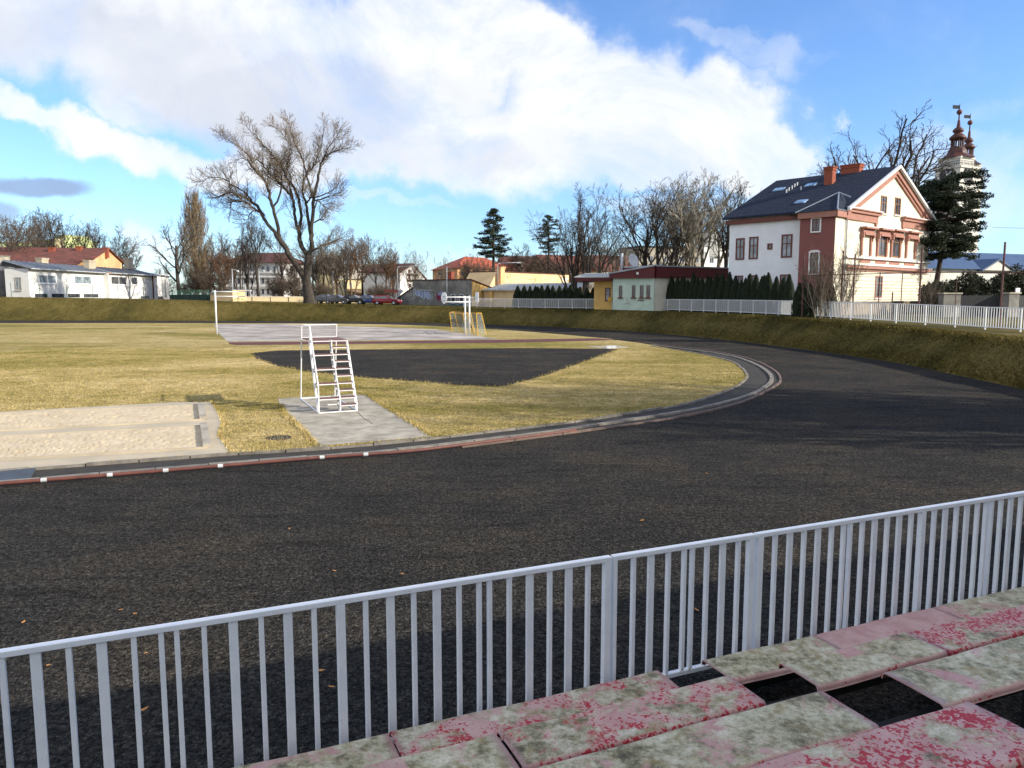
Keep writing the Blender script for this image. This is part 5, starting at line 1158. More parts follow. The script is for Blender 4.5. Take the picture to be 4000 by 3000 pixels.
tree(SP,'K3',265,455,150,'birch-like drooping pale tree between white gable house and red villa',sx=.8,cat='tree')
tree(SP,'K3',520,525,150,'thin bare sapling in front of the red hipped villa',sx=.7)
for x,yt,Y,s,lb in ((760,540,152,.75,'big twiggy bush in front of the orange-red villa roof'),(860,580,150,.8,'twiggy bush at the foot of the first pine'),(1230,455,158,1.3,'bare bush left of the second pine'),(1330,600,156,1.1,'dark bush below the second pine'),(1560,560,156,1.3,'bush right of the yellow hall'),(1640,640,150,1.4,'low bush behind the right end of the hedge')):
    tree(SH,'K3',x,yt,Y,lb,'bare bushes behind the yellow hall',sx=s,cat='bush')
tree(SP,'K5',730,1060,58,'leafless shrub in front of the dark red bay',sx=1.0,cat='shrub')
tree(SP,'K5',870,1000,57.5,'taller thin shrub at the corner of the gable house',sx=.7,cat='shrub')
tree(SP,'K5',1470,1270,63,'small pale shrub right of the cream gable wall',sx=.9,cat='shrub')
for x,yt,Y,s,lb in ((300,400,145,1.5,'rusty thicket left of the giant trunk'),(420,560,140,1.4,'thicket at the foot of the giant trunk'),(640,480,140,1.3,'thicket right of the giant trunk'),(760,540,138,1.3,'thicket behind the grey parked car'),(120,420,148,1.4,'thicket at the corner of the white school'),(1380,560,140,1.2,'thicket between blue and red parked cars'),(1500,520,142,1.2,'thicket above the red parked car'),(1600,560,140,1.1,'thicket beside the lamp mast and road signs')):
    tree(SH,'M2',x,yt,Y,lb,'brown thickets behind the cream wall',sx=s,cat='bush')
for x,yt,Y,s,lb in ((700,650,186,1.6,'thicket right behind the small white annex'),(1130,600,156,1.6,'thicket behind the green fence'),(1300,560,148,1.6,'thicket behind the peach shed'),(960,720,150,1.5,'thicket at the poplar foot')):
    tree(SH,'M1',x,yt,Y,lb,'brown thickets behind the green fence',sx=s,cat='bush')
# trees beyond the right picture edge whose shadows cross the track
for (x,y,h,lb) in ((33,16.2,17,'bare tree beyond the right edge of the picture'),(38,17.8,17,'second bare tree beyond the right edge of the picture'),(29,14.6,14,'third bare tree beyond the right edge of the picture'),(36,15.0,17,'fourth bare tree beyond the right edge of the picture'),(31,17.6,15,'fifth bare tree beyond the right edge of the picture')):
    put(TA,False,(x,y,.6),rnd.uniform(0,6),h/18,lb,'tree','bare trees beyond the right edge',1.3)
# poplar: many upright branches
R=np.random.RandomState(31); big,small=new(),new(); p=at(*px('M1',1035,-300),156); zg=ter(p.x,p.y); Hh=p.z-zg
pop=empty('poplar_tree',(p.x,p.y,zg),label='tall narrow golden poplar with upright twigs behind the gnarled tree',cat='tree')
c0=np.array([p.x,p.y,zg]); tube_np(big,[c0,c0+[0,0,Hh*.5],c0+[0,0,Hh*.97]],[.5,.3,.04],7)
for i in range(520):
    h=R.uniform(.03,.88)*Hh; prof=3.8*np.interp(h/Hh,[0,.15,.35,.6,.85,1],[.55,.9,1,.8,.4,.05]); a=R.rand()*6.28; L=R.uniform(.10,.22)*Hh*(1.1-h/Hh*.5)
    q=c0+[0,0,h]; ra=prof*R.uniform(.35,1.0); pts=[q]
    for j in range(1,6):
        f=j/5; rr=ra*(1-(1-f)**2.5); pts.append(q+[cos(a)*rr,sin(a)*rr,L*f]+R.normal(0,.05,3))
    tube_np(small,pts,[.05,.045,.035,.03,.025,.015],3)
    for j in range(2,6):
        for _ in range(3):
            tube_np(small,[pts[j],pts[j]+np.array([R.normal(0,.22),R.normal(0,.22),R.uniform(.6,1.5)])],[.022,.012],3)
fin('trunk',big,M['bark_warm'],pop,True); fin('crown',small,M['twig_gold'],pop)

# conifers
def tufts(R,C,rad,n,sz,flat=.45):
    "n small faces in an ellipsoid clump around C"
    P=R.normal(0,1,(n,3)); P/=np.linalg.norm(P,axis=1)[:,None]; P*=(R.rand(n)**.4)[:,None]*np.array([rad,rad,rad*flat]); P+=C
    a=R.normal(0,1,(n,3)); a/=np.linalg.norm(a,axis=1)[:,None]; b=R.normal(0,1,(n,3)); b=np.cross(a,b); b/=np.linalg.norm(b,axis=1)[:,None]+1e-9
    s=sz*(.6+.8*R.rand(n))[:,None]
    return np.stack([P-a*s,P+b*s*.45,P+a*s,P-b*s*.45],1)
def pine(k,x,yt,yb,Y,halfw,seed,label,prof,x2=None,density=1.0,tiers=13):
    R=np.random.RandomState(seed); tp=at(*px(k,x,yt),Y); zg=ter(tp.x,tp.y); H=tp.z-zg; W=halfw*CR[k][2]/F*Y
    root=empty('pine_tree',(tp.x,tp.y,zg),label=label,cat='tree'); c0=np.array([tp.x,tp.y,zg]); big=new(); Q=[]
    dx=((x2-x)*CR[k][2]/F*Y) if x2 else 0
    ax=lambda h: c0+np.array([-dx*0+dx*(1-h/H),0,h])
    tube_np(big,[ax(0),ax(H*.3),ax(H*.6),ax(H*.98)],[.018*H+.08,.014*H+.06,.009*H+.04,.03],8)
    z0=(at(*px(k,x,yb),Y).z-zg)/H
    for i in range(tiers*3):
        for j in range(3):
            f=min(1,max(0,(i+R.uniform(-.9,.9))/(tiers*3-1))); h=(z0+(0.985-z0)*f)*H
            a=R.rand()*6.28; L=W*np.interp(f,prof[0],prof[1])*R.uniform(.55,1.08)
            q=ax(min(h,H)); d=np.array([cos(a),sin(a),0]); tip=q+d*L+np.array([0,0,R.uniform(-.10,.12)*L])
            mid=q+d*L*.5+np.array([0,0,-.04*L]); tube_np(big,[q,mid,tip],[.05+.012*L,.04+.006*L,.02],4)
            m=max(2,int(L/.55))
            for t in range(m):
                u=.35+.65*(t+R.rand())/m; c=q+(tip-q)*u+R.normal(0,.12*L*.5,3)*[1,1,.5]
                Q.append(tufts(R,c,W*.125*R.uniform(.6,1.3),int(46*density),W*.027,.55))
    for _ in range(3): Q.append(tufts(R,ax(H*.97),W*.16,50,W*.05,.9))
    Q=np.concatenate(Q); fin('trunk',big,M['bark'],root,True)
    mesh_obj('crown',Q.reshape(-1,3),np.arange(len(Q)*4).reshape(-1,4),M['needles'],root)
pine('K3',945,140,560,155,178,1,'tall conical pine behind the roof chimney of the yellow hall',([0,.15,.35,.6,.8,1],[.75,1.0,.9,.62,.5,.22]))
pine('K3',1425,195,520,157,140,2,'shorter pine with a flat layered crown right of the tall one',([0,.2,.4,.55,.8,1],[.6,.75,1.1,.95,.7,.4]),tiers=9)
pine('M5',530,690,1440,84,365,3,'massive dark pine in front of the church towers',([0,.15,.4,.7,.85,1],[.75,.95,.8,.85,.95,.75]),x2=400,density=1.5,tiers=15)
# thuja hedge plants
def thuja(seed,H,W):
    R=np.random.RandomState(seed); root=empty('thuja_shrub',(0,0,0)); mb=MB()
    pr=[(0.02,0.0),(.5,.04),(.49,.3),(.42,.55),(.28,.76),(.12,.92),(.01,1.0)]
    mb.lathe((0,0,0),[(r_*W*.82,z_*H*.97+.05) for r_,z_ in pr],10)
    n=2600; t=R.rand(n)**.8; z=t*H; r_=np.interp(t,[0,.04,.3,.55,.76,.92,1],[.42,.5,.50,.43,.29,.13,.02])*W*(.86+.24*R.rand(n)); a=R.rand(n)*6.28
    P=np.c_[r_*np.cos(a),r_*np.sin(a),z]; up=np.c_[np.cos(a)*.25,np.sin(a)*.25,np.ones(n)]+R.normal(0,.25,(n,3)); up/=np.linalg.norm(up,axis=1)[:,None]
    sd_=np.c_[-np.sin(a),np.cos(a),R.normal(0,.2,n)]; s=(.07+.07*R.rand(n))[:,None]
    Q=np.stack([P-up*s,P+sd_*s*.45,P+up*s*1.2,P-sd_*s*.45],1).reshape(-1,3)
    V=np.concatenate([np.array(mb.v),Q]); nb=len(mb.v); Fc=list(mb.f)+[tuple(nb+4*i+j for j in range(4)) for i in range(n)]
    MB().tube([(0,0,-.1),(0,0,.4)],.05,6).build('stem',M['bark'],root)
    mesh_obj('foliage',V,Fc,M['thuja_leaf'],root); return root
TH=[thuja(i,2.6,1.15) for i in (1,2,3)]; thu=[0,0,0]
def place_th(k,x,ytop,Y,label,group,sx=1.0):
    i=rnd.randrange(3); p=at(*px(k,x,ytop),Y); zg=ter(p.x,p.y); o=TH[i] if not thu[i] else copy_tree(TH[i]); thu[i]=1
    s=(p.z-zg)/2.6; o.location=(p.x,p.y,zg); o.rotation_euler=(rnd.uniform(-.03,.03),rnd.uniform(-.03,.03),rnd.uniform(0,6.28)); o.scale=(s*sx,s*sx,s); tag(o,label,'shrub',group)
def fenceY(xs): return float(np.interp(xs,[1811,2024,2404,2560,3092,3436,3905,4200],[108,103,91.5,86.5,62,51.5,42,37.5]))
for x,y in ((1155,815),(1210,815),(1264,818),(1308,820),(1330,824),(1360,812),(1412,810),(1463,815),(1515,815),(1567,822),(1612,808),(1665,830),(1700,826),(1755,832),(1805,836),(1856,822)):
    xs=px('K3',x,0)[0]; place_th('K3',x,y,fenceY(xs)+1.6,'dark columnar thuja in the hedge before the pale metal roof','thuja hedge left of the mint building',1.0+rnd.uniform(-.1,.1))
for x,y in ((1090,962),(1118,985),(1165,955),(1207,960),(1245,962),(1270,962),(1303,985),(1345,930),(1382,965),(1425,968),(1470,955),(1500,962),(1540,935),(1600,940),(1662,925),(1712,955),(1758,990),(1800,975),(1836,940),(1882,945),(1940,960),(1958,950),(2003,930),(2062,962),(2120,970),(2178,945)):
    xs=px('K4',x,0)[0]; place_th('K4',x,y,fenceY(xs)+1.9,'dark columnar thuja in the hedge in front of the white side wall','thuja hedge right of the mint building',.72+rnd.uniform(-.1,.1))
for x,y in ((560,1325),(600,1300),(640,1330),(668,1345),(705,1330),(745,1350),(785,1340)):
    place_th('K5',x,y,59.5,'small olive thuja at the foot of the dark red bay','small thujas below the red bay',.8)
# dark shrub masses right
for i,(x,yt,Y,w_,lb) in enumerate(((1480,1270,72,60,'grey-green shrub just right of the cream house corner'),(1560,1290,70,50,'dark shrub behind the broad gate pillar'),(1720,1225,74,130,'dark evergreen shrub mass under the blue roof dormer'),(1850,1240,72,110,'dark evergreen shrub left of the tall right pole'),(2050,1165,74,110,'dark evergreen shrub at the right picture edge'),(1960,1240,76,90,'dark evergreen shrub below the dormer'))):
    R=np.random.RandomState(50+i); p=at(*px('K5',x,yt),Y); zg=ter(p.x,p.y); H=p.z-zg; W=w_*CR['K5'][2]/F*Y
    e=empty('evergreen_shrub',(p.x,p.y,zg),label=lb,cat='shrub'); Q=[]; big=new()
    for j in range(70):
        a=R.rand()*6.28; rr=W*sqrt(R.rand()); h=R.uniform(.15,.93)*H*(1-.35*(rr/W)**2); Q.append(tufts(R,np.array([p.x+rr*cos(a),p.y+rr*sin(a)*.7,zg+h]),.55,120,.12,.8))
        if j<14: tube_np(big,[(p.x,p.y,zg-.1),(p.x+rr*cos(a)*.5,p.y+rr*sin(a)*.4,zg+h*.6),(p.x+rr*cos(a),p.y+rr*sin(a)*.7,zg+h)],[.08,.05,.02],4)
    Q=np.concatenate(Q); fin('stems',big,M['bark'],e); mesh_obj('foliage',Q.reshape(-1,3),np.arange(len(Q)*4).reshape(-1,4),M['shrub_leaf'],e)
# ---------------------------------------------------------------- far picket fence
def run(x0,x1,label,name='picket_fence',h=1.14,legs=.16):
    pts=[]; xs=np.linspace(x0,x1,80)
    for x in xs:
        p=at(x,1190,fenceY(x)); pts.append((p.x,p.y))
    P=np.array(pts); d=np.r_[0,np.cumsum(np.linalg.norm(np.diff(P,axis=0),axis=1))]; n=max(1,round(d[-1]/2.35)); W=d[-1]/n
    A=lambda t: np.array([np.interp(t,d,P[:,0]),np.interp(t,d,P[:,1])])
    p0=A(0); root=empty(name,(p0[0],p0[1],ter(*p0)),label=label,cat='fence',group=None)
    for i in range(n):
        a,b=A(i*W),A((i+1)*W); za=crest(*a)+legs; zb_=crest(*b)+legs
        f=fr2(a,b); L=f.w; Z=lambda q:(za+(zb_-za)*q/L)
        mb=MB()
        for (o0,o1) in ((0,.05),(h-.05,h)):
            mb.hexa([f.p(.03,Z(0)+o0,.02),f.p(L-.03,Z(L)+o0,.02),f.p(L-.03,Z(L)+o0,-.02),f.p(.03,Z(0)+o0,-.02),f.p(.03,Z(0)+o1,.02),f.p(L-.03,Z(L)+o1,.02),f.p(L-.03,Z(L)+o1,-.02),f.p(.03,Z(0)+o1,-.02)])
        pan=mb.build('panel_frame',M['white_paint'],root)
        mb=MB(); f.box(mb,-.035,.028,za-legs-.15,za+h+.005,-.035,.035); mb.build('post',M['white_paint'],root)
        nb=12; mb=MB()
        for j in range(nb):
            q=L*(j+1)/(nb+1); w_=.026 if j%2 else .016; f.box(mb,q-w_,q+w_,Z(q)+.052,Z(q)+h-.052,-.014,.014)
        mb.build('bars',M['white_paint'],pan)
    return root
run(1811,2404,'white metal picket fence running before the left thuja hedge and yellow annex')
run(2562,3092,'white metal picket fence in front of the right thuja hedge')
run(3094,4150,'long sunlit white picket fence below the cream gable house at right')
# ---------------------------------------------------------------- brown ball-stop frame
bs=empty('ball_stop_frame',on(*px('K5',598,1460),58.5),label='tall rusty brown pole frame with top rail behind the right picket fence',cat='frame')
pl=[]
for (x,yt,Y) in ((598,1115,58.5),(865,1100,57),(945,1120,55.5),(1403,1068,50),(1968,1040,43.5)):
    b=at(*px('K5',x,yt),Y); zg=ter(b.x,b.y); MB().tube([(b.x,b.y,zg-.1),(b.x,b.y,b.z)],.055,8).build('pole',M['rust_pole'],bs); pl.append(b)
for (x,yt,Y) in ((1115,1242,55),(1268,1247,54),(1640,1268,60),(1200,1382,54)):
    b=at(*px('K5',x,yt),Y); zg=ter(b.x,b.y); MB().tube([(b.x,b.y,zg-.1),(b.x,b.y,b.z)],.035 if x!=1200 else .05,6).build('pole',M['rust_pole'],bs)
ra=[at(*px('K5',x,y),Y) for x,y,Y in ((590,1270,58.5),(865,1262,57),(1110,1256,54),(1400,1246,50),(1968,1247,43.5),(2200,1250,41))]
MB().tube(ra,.035,6).build('top_rail',M['rust_pole'],bs)
MB().tube([ra[0],at(*px('K5',760,1450),57.5)],.04,6).build('brace',M['rust_pole'],bs)
w0=at(*px('K5',1880,940),95); w1=at(*px('K5',2250,950),70); o=MB().tube([w0,w1],.02,4).build('overhead_wire',M['dark_metal']); tag(o,'thin dark cable in the sky right of the massive pine','cable')
# ---------------------------------------------------------------- near railing
def rail_sec(s0,s1,items,label):
    a=fence_pt(s0); root=empty('steel_railing',(a[0],a[1],0),label=label,cat='railing')
    f=fr2(fence_pt(s0),fence_pt(s1)); L=f.w; ztop,zb0=1.33,.157
    mb=MB(); f.box(mb,0,L,ztop-.04,ztop,-.03,.03); o=mb.build('top_rail',M['rail_paint'],root); bev(o)
    mb=MB(); f.box(mb,0,L,zb0-.03,zb0+.012,-.025,.025); o=mb.build('bottom_rail',M['rail_paint'],root); bev(o)
    for kd,s in items:
        q=s-s0; mb=MB()
        if kd=='P': f.box(mb,q-.03,q+.03,-.1,ztop-.0405,-.03,.03); nm='post'
        elif kd=='T': f.box(mb,q-.03,q+.03,zb0+.0125,ztop-.0405,-.015,.015); nm='baluster'
        elif kd=='E': f.box(mb,q-.016,q+.016,zb0+.0125,ztop-.0405,-.029,.029); nm='end_upright'
        else: f.box(mb,q-.0165,q+.0165,zb0+.0125,ztop-.0405,-.022,.022); nm='baluster'
        o=mb.build(nm,M['rail_paint'],root); bev(o)
def bev(o):
    m=o.modifiers.new('bevel','BEVEL'); m.width=.003; m.segments=1
secA=[(k_,s) for k_,s in (('P',-3.63),('t',-3.44),('T',-3.262),('t',-3.08),('T',-2.895),('t',-2.708),('t',-2.545),('t',-2.45),('t',-2.28),('T',-2.094),('t',-1.91),('T',-1.73),('t',-1.548),('P',-1.36),('t',-1.176),('T',-.99),('t',-.81),('T',-.628),('t',-.448),('t',-.282),('t',-.194),('t',-.024),('T',.155),('t',.335),('T',.51),('t',.69),('P',.87))]
sl_=[-4.0,-4.18,-4.36,-4.53,-4.62,-4.8,-4.98]; secA=[('T' if i%2 else 't',s) for i,s in enumerate(sl_)]+secA
rail_sec(-5.2,.905,secA,'leftmost white steel railing section in the foreground')
rail_sec(.925,2.435,[('E',.945),('t',1.134),('T',1.311),('t',1.49),('t',1.658),('t',1.745),('t',1.905),('T',2.08),('t',2.255),('P',2.395)],'short middle railing section between two double posts')
secC=[('P',2.50),('t',2.687),('T',2.866),('t',3.04),('T',3.217),('t',3.39),('t',3.547),('t',3.633),('t',3.797),('T',3.967),('t',4.14),('T',4.31),('t',4.48),('P',4.64),('t',4.82),('T',4.99),('t',5.16),('T',5.325),('t',5.49),('t',5.63),('t',5.718),('t',5.875),('T',6.04),('t',6.21),('T',6.39),('t',6.56),('P',6.74),('t',6.92),('T',7.1),('t',7.28),('T',7.46)]
rail_sec(2.455,7.6,secC,'rightmost white steel railing section running out of the picture')
# ---------------------------------------------------------------- bench seats
prof=[(0,-.05),(0,-.022),(.006,-.008),(.016,-.002),(.03,0),(.042,.0),(.215,.002),(.384,.0),(.397,0),(.411,-.003),(.422,-.011),(.428,-.023),(.430,-.034),(.430,-.055)]
def seat(q_far,z,s0,s1,mat,label,wd=.43,tilt=0.0,sk=0.0):
    k=wd/.43; n=28; V=[]; R=random.Random(int(s0*100)+int(z*10))
    ph=R.random()*6
    for side in (0,1):
        for i in range(n+1):
            s=s0+(s1-s0)*i/n
            for (a,b) in prof:
                a=a*k; th=.007*side
                aa_=a+(.007 if (side and a<.02) else (-.007 if side and a>.4*k else 0)); bz=b-(th if -.03<b else 0)
                wv=.004*sin(s*3.1+ph)+.003*sin(s*7+a*9)
                x,y=fence_pt(s-2.36+sk*a/wd,q_far-aa_); V.append((x,y,z+bz+wv+tilt*a))
    m=len(prof); Fc=[]
    for side in (0,1):
        o_=side*(n+1)*m
        for i in range(n):
            for j in range(m-1):
                q=(o_+i*m+j,o_+(i+1)*m+j,o_+(i+1)*m+j+1,o_+i*m+j+1); Fc.append(q if side else q[::-1])
    N0=(n+1)*m
    for i in range(n):
        for j in (0,m-1): Fc.append((i*m+j,(i+1)*m+j,N0+(i+1)*m+j,N0+i*m+j))
    for i in (0,n):
        for j in range(m-1): Fc.append((i*m+j,i*m+j+1,N0+i*m+j+1,N0+i*m+j))
    o=mesh_obj('bench_seat',V,Fc,mat,None,True); tag(o,label,'bench seat','moulded bench seats of the stand'); return o
seat(-.13,.30,-1.2,1.3,M['seat_lichen'],'front row seat shell below the left railing, mostly grey lichen',.36)
seat(-.13,.302,1.31,3.66,M['seat_mixed'],'front row seat shell with flaking red paint left of the gap',.36)
seat(-.13,.30,4.14,5.42,M['seat_lichen'],'front row seat shell right of the gap, lichen with small red patches',.42)
seat(-.13,.30,5.43,7.05,M['seat_pink'],'faded plain pink front row seat shell beside the railing',.42)
seat(-.13,.302,7.06,9.0,M['seat_lichen'],'front row seat shell at the right picture edge',.42)
seat(-.84,.55,-.6,1.86,M['seat_lichen'],'yellowish second row seat shell ending at a seam at bottom centre',.44)
seat(-.84,.556,1.88,3.83,M['seat_mixed'],'second row seat shell with red flakes between seam and gap',.44)
seat(-.84,.555,4.35,5.78,M['seat_lichen'],'dark lichened second row seat shell right of the gap',.42)
seat(-.84,.55,5.80,8.6,M['seat_red'],'second row seat shell with purple-red band at right',.42)
seat(-1.64,.80,1.6,3.97,M['seat_lichen'],'third row seat shell covered in brown lichen at bottom centre',.50)
seat(-1.64,.805,4.56,7.4,M['seat_lichen'],'third row seat shell of pale lichen at the right edge',.50)
seat(-2.40,1.02,2.1,4.38,M['seat_red'],'nearest seat shell in the lower right corner, bright red flakes',.55)
for i,(q,z) in enumerate(((-.33,.18),(-1.05,.43),(-1.9,.68),(-2.7,.90))):
    a=fence_pt(-3.4,q); b=fence_pt(7,q); 
    e=MB(); f=fr2(a,b); f.box(e,0,f.w,z-.13,z-.07,-.03,.03)
    o=e.build('support_beam',M['beam_black']); tag(o,['long dark beam under the front seat row','long dark beam under the second seat row','long dark beam under the third seat row','long dark beam under the nearest seat row'][i],'beam')
    for s in (-1.9,0.8,3.5,5.9):
        a=fence_pt(s,q); MB().box(a[0]-.04,a[0]+.04,a[1]-.04,a[1]+.04,0,z-.131).build('leg',M['beam_black'],o)
# unseen block added behind the stand, sized to shade seats and railing
hgt=1.36+8.0/1.46; c0=Vector((*fence_pt(-4,-8.0),0))
cf=fr2((c0.x,c0.y),(c0.x+25*U[0],c0.y+25*U[1])); cf.n=-cf.n
sb=empty('shade_block',c0,label='unseen cream block added behind the bench seats to shade them',cat='building')
mb=MB(); P=[c0,c0+Vector((*U,0))*25,c0+Vector((*U,0))*25-Vector((*NN,0))*3,c0-Vector((*NN,0))*3]; mb.prism(P,0,hgt-.2); mb.build('wall',M['cream_wall'],sb)
mb=MB(); P=[p+(p-(c0+Vector((*U,0))*12.5-Vector((*NN,0))*2.5)).normalized()*.02 for p in P]; mb.prism(P,hgt-.198,hgt); mb.build('roof',M['concrete'],sb)
# ---------------------------------------------------------------- judges' stand
FL=gk('L1',680,1160); FR_=gk('L1',1092,1134); BLk=gk('L1',482,1000)
e1=(FR_-FL); W1=e1.length; e1.normalize(); e2=(BLk-FL); D1=e2.length; e2=Vector((-e1.y,e1.x,0)) if (BLk-FL).dot(Vector((-e1.y,e1.x,0)))>0 else Vector((e1.y,-e1.x,0)); 
e2=(BLk-FL).normalized()
jp=lambda a,b,z: FL+e1*a+e2*b+Vector((0,0,z+.045))
js=empty('judges_stand',FL,label='white tubular stepped judges stand on the concrete pad',cat='stand')
r_=.022; ZT=2.10; bT=1.25; T=lambda *P: MB().tube([jp(*p) for p in P],r_,8)
mid=W1*.56
T((0,0,0),(W1,0,0)).build('base_tube',M['white_paint'],js); T((0,0,0),(0,D1,0)).build('base_tube',M['white_paint'],js); T((W1,0,0),(W1,D1,0)).build('base_tube',M['white_paint'],js); T((0,D1,0),(W1,D1,0)).build('base_tube',M['white_paint'],js); T((0,.35,.18),(mid,.35,.18)).build('base_tube',M['white_paint'],js)
HTP=2.52
T((0,D1*.98,0),(0,D1*.8,HTP)).build('back_post',M['white_paint'],js); T((W1,D1*.98,0),(W1,D1*.8,HTP)).build('back_post',M['white_paint'],js)
T((0,0,0),(0,.0,.82),(0,bT,HTP)).build('handrail',M['white_paint'],js)
T((0,bT,HTP),(0,D1*.8,HTP),(W1,D1*.8,HTP)).build('handrail',M['white_paint'],js)
T((0,.05,.05),(0,bT,ZT+.0),(0,bT,HTP)).build('stringer',M['white_paint'],js); T((0,.2,.0),(0,bT+.2,ZT)).build('stringer',M['white_paint'],js)
T((mid,.0,0),(mid,.03,.42),(mid,bT+.1,ZT)).build('stringer',M['white_paint'],js); T((mid,.2,0),(mid,bT+.3,ZT)).build('stringer',M['white_paint'],js)
T((W1,0,0),(W1,0,.2),(W1,bT,ZT)).build('stringer',M['white_paint'],js); T((W1,.15,0),(W1,bT+.15,ZT)).build('stringer',M['white_paint'],js)
T((0,D1*.83,ZT),(W1,D1*.83,ZT)).build('cross_tube',M['white_paint'],js)
for i in range(5):
    z=.42*(i+1); b=.02+i*(bT/4.4); mb=MB(); d=.34 if i<4 else D1*.8-b
    P=[jp(0,b,z),jp(mid+(.0),b,z),jp(mid,b+d,z),jp(0,b+d,z)]; 
    if i==4: P=[jp(0,b,z),jp(W1,b,z),jp(W1,b+d,z),jp(0,b+d,z)]
    mb.hexa([p-Vector((0,0,.02)) for p in P]+[p+Vector((0,0,.008)) for p in P]); mb.build('platform',M['step_plate'],js)
    MB().tube([P[0]-Vector((0,0,.03))-e2*.015,P[1]-Vector((0,0,.03))-e2*.015],.016,6).build('platform_edge',M['white_paint'],js)
    T((mid,b,z),(mid,b+.02,z-.38)).build('riser_tube',M['white_paint'],js)
for i in range(9):
    z=.21*(i+1); b=.0+i*(bT/8.9); P=[jp(mid+.02,b,z),jp(W1,b,z),jp(W1,b+.26,z),jp(mid+.02,b+.26,z)]
    MB().hexa([p-Vector((0,0,.02)) for p in P]+[p+Vector((0,0,.008)) for p in P]).build('step',M['step_plate'],js)
    MB().tube([P[0]-Vector((0,0,.03))-e2*.015,P[1]-Vector((0,0,.03))-e2*.015],.014,6).build('step_edge',M['white_paint'],js)
# ---------------------------------------------------------------- basketball stands
def hoop(base,direction,h,arm,label,kind):
    root=empty('basketball_stand',base,label=label,cat='basketball hoop'); b=Vector(base); d=Vector(direction).normalized(); s_=Vector((-d.y,d.x,0))
    MB().tube([b,b+Vector((0,0,h))],.075,10).build('pole',M['white_paint'],root,True)
    mb=MB()
    for z in (h-.12,h-.55): mb.tube([b+Vector((0,0,z)),b+d*arm+Vector((0,0,z))],.05,8)
    mb.build('arm',M['white_paint'],root,True)
    c=b+d*(arm+.03)+Vector((0,0,h-.20)); 
    if kind=='fan': A=[c+s_*(.62*cos(t)*(1 if sin(t)>-.5 else .85))+Vector((0,0,.52*sin(t))) for t in np.linspace(0,2*pi,33)[:-1]]
    else: A=[c+s_*x_+Vector((0,0,z_)) for x_,z_ in ((-.6,-.35),(.6,-.35),(.6,.55),(-.6,.55))]
    bd=MB().extr(A,d*.03).build('backboard',M['white_paint'],root)
    mb=MB(); g0=c+d*.034
    for z_ in (-.28,.12): 
        P=[g0+s_*-.24+Vector((0,0,z_)),g0+s_*.24+Vector((0,0,z_)),g0+s_*.24+Vector((0,0,z_+.04)),g0+s_*-.24+Vector((0,0,z_+.04))]; mb.extr(P,d*.004)
    for x_ in (-.24,.20):
        P=[g0+s_*x_+Vector((0,0,-.24)),g0+s_*(x_+.04)+Vector((0,0,-.24)),g0+s_*(x_+.04)+Vector((0,0,.12)),g0+s_*x_+Vector((0,0,.12))]; mb.extr(P,d*.004)
    mb.build('target_square',M['black_print'],bd)
    rc=g0+d*.36+Vector((0,0,-.34)); MB().tube([rc+d*(.225*cos(t))+s_*(.225*sin(t)) for t in np.linspace(0,2*pi,21)],.012,5,False).build('rim',M['rust_rail'],root)
bR=gk('L5',1036,918,.036); bL=gk('L5',962,908,.036); bW=gk('D',468.5,722.5,.036)
hR=(at(*px('L5',1030,252),bR.y).z); hL=at(*px('L5',965,255),bL.y).z; hW=at(*px('D',465,628),bW.y).z
hoop(bR,(-.90,-.50,0),hR,2.45,'basketball stand whose rounded white backboard faces left beside the yellow goals','fan')
hoop(bL,(.96,.28,0),hL+.0,1.1,'basketball stand turned away, its backboard seen from behind at right','rect')
hoop(bW,(.92,.39,0),hW,2.6,'lone white basketball pole at the left end of the grey court','rect')
# ---------------------------------------------------------------- yellow goals with nets
def goal(posts,label):
    "posts: list of (top crop xy, bottom crop xy, dY) for left front, left back, right front, right back"
    T_,B_=[],[]
    for (tx,ty,bx,by,dy) in posts:
        b=gk('L5',bx,by,.035); t=at(*px('L5',tx,ty),b.y+dy); T_.append(t); B_.append(b)
    root=empty('goal',B_[0],label=label,cat='goal')
    for t,b in zip(T_,B_): MB().tube([b,t],.035,6).build('upright',M['yellow_paint'],root)
    for i,j in ((0,1),(2,3),(0,2),(1,3)): MB().tube([T_[i],T_[j]],.035,6).build('crossbar',M['yellow_paint'],root)
    mb=MB()
    def net(a,b,c,d,n,m,sag):
        g_=[[None]*(m+1) for _ in range(n+1)]
        for i in range(n+1):
            for j in range(m+1):
                u,v=i/n,j/m; p=a*(1-u)*(1-v)+b*u*(1-v)+c*u*v+d*(1-u)*v; p=p+Vector((-.0,.5,0))*sag*sin(pi*u)*sin(pi*v*.9); g_[i][j]=p
        for i in range(n+1): mb.tube(g_[i],.008,3,False)
        for j in range(m+1): mb.tube([g_[i][j] for i in range(n+1)],.008,3,False)
    net(T_[1],T_[3],B_[3]+Vector((0,0,.05)),B_[1]+Vector((0,0,.05)),16,12,.9); net(T_[0],T_[1],B_[1],B_[0],5,12,0); net(T_[2],T_[3],B_[3],B_[2],5,12,0)
    mb.build('net',M['net'],root)
goal([(690,532,738,880,0),(768,524,860,856,0),(922,560,985,905,0),(992,535,1060,870,0)],'left yellow goal with sagging net behind the basketball poles')
goal([(1000,540,1122,890,0),(1058,545,1128,860,0),(1152,545,1180,932,0),(1240,544,1326,915,0)],'right yellow goal leaning beside the basketball poles')
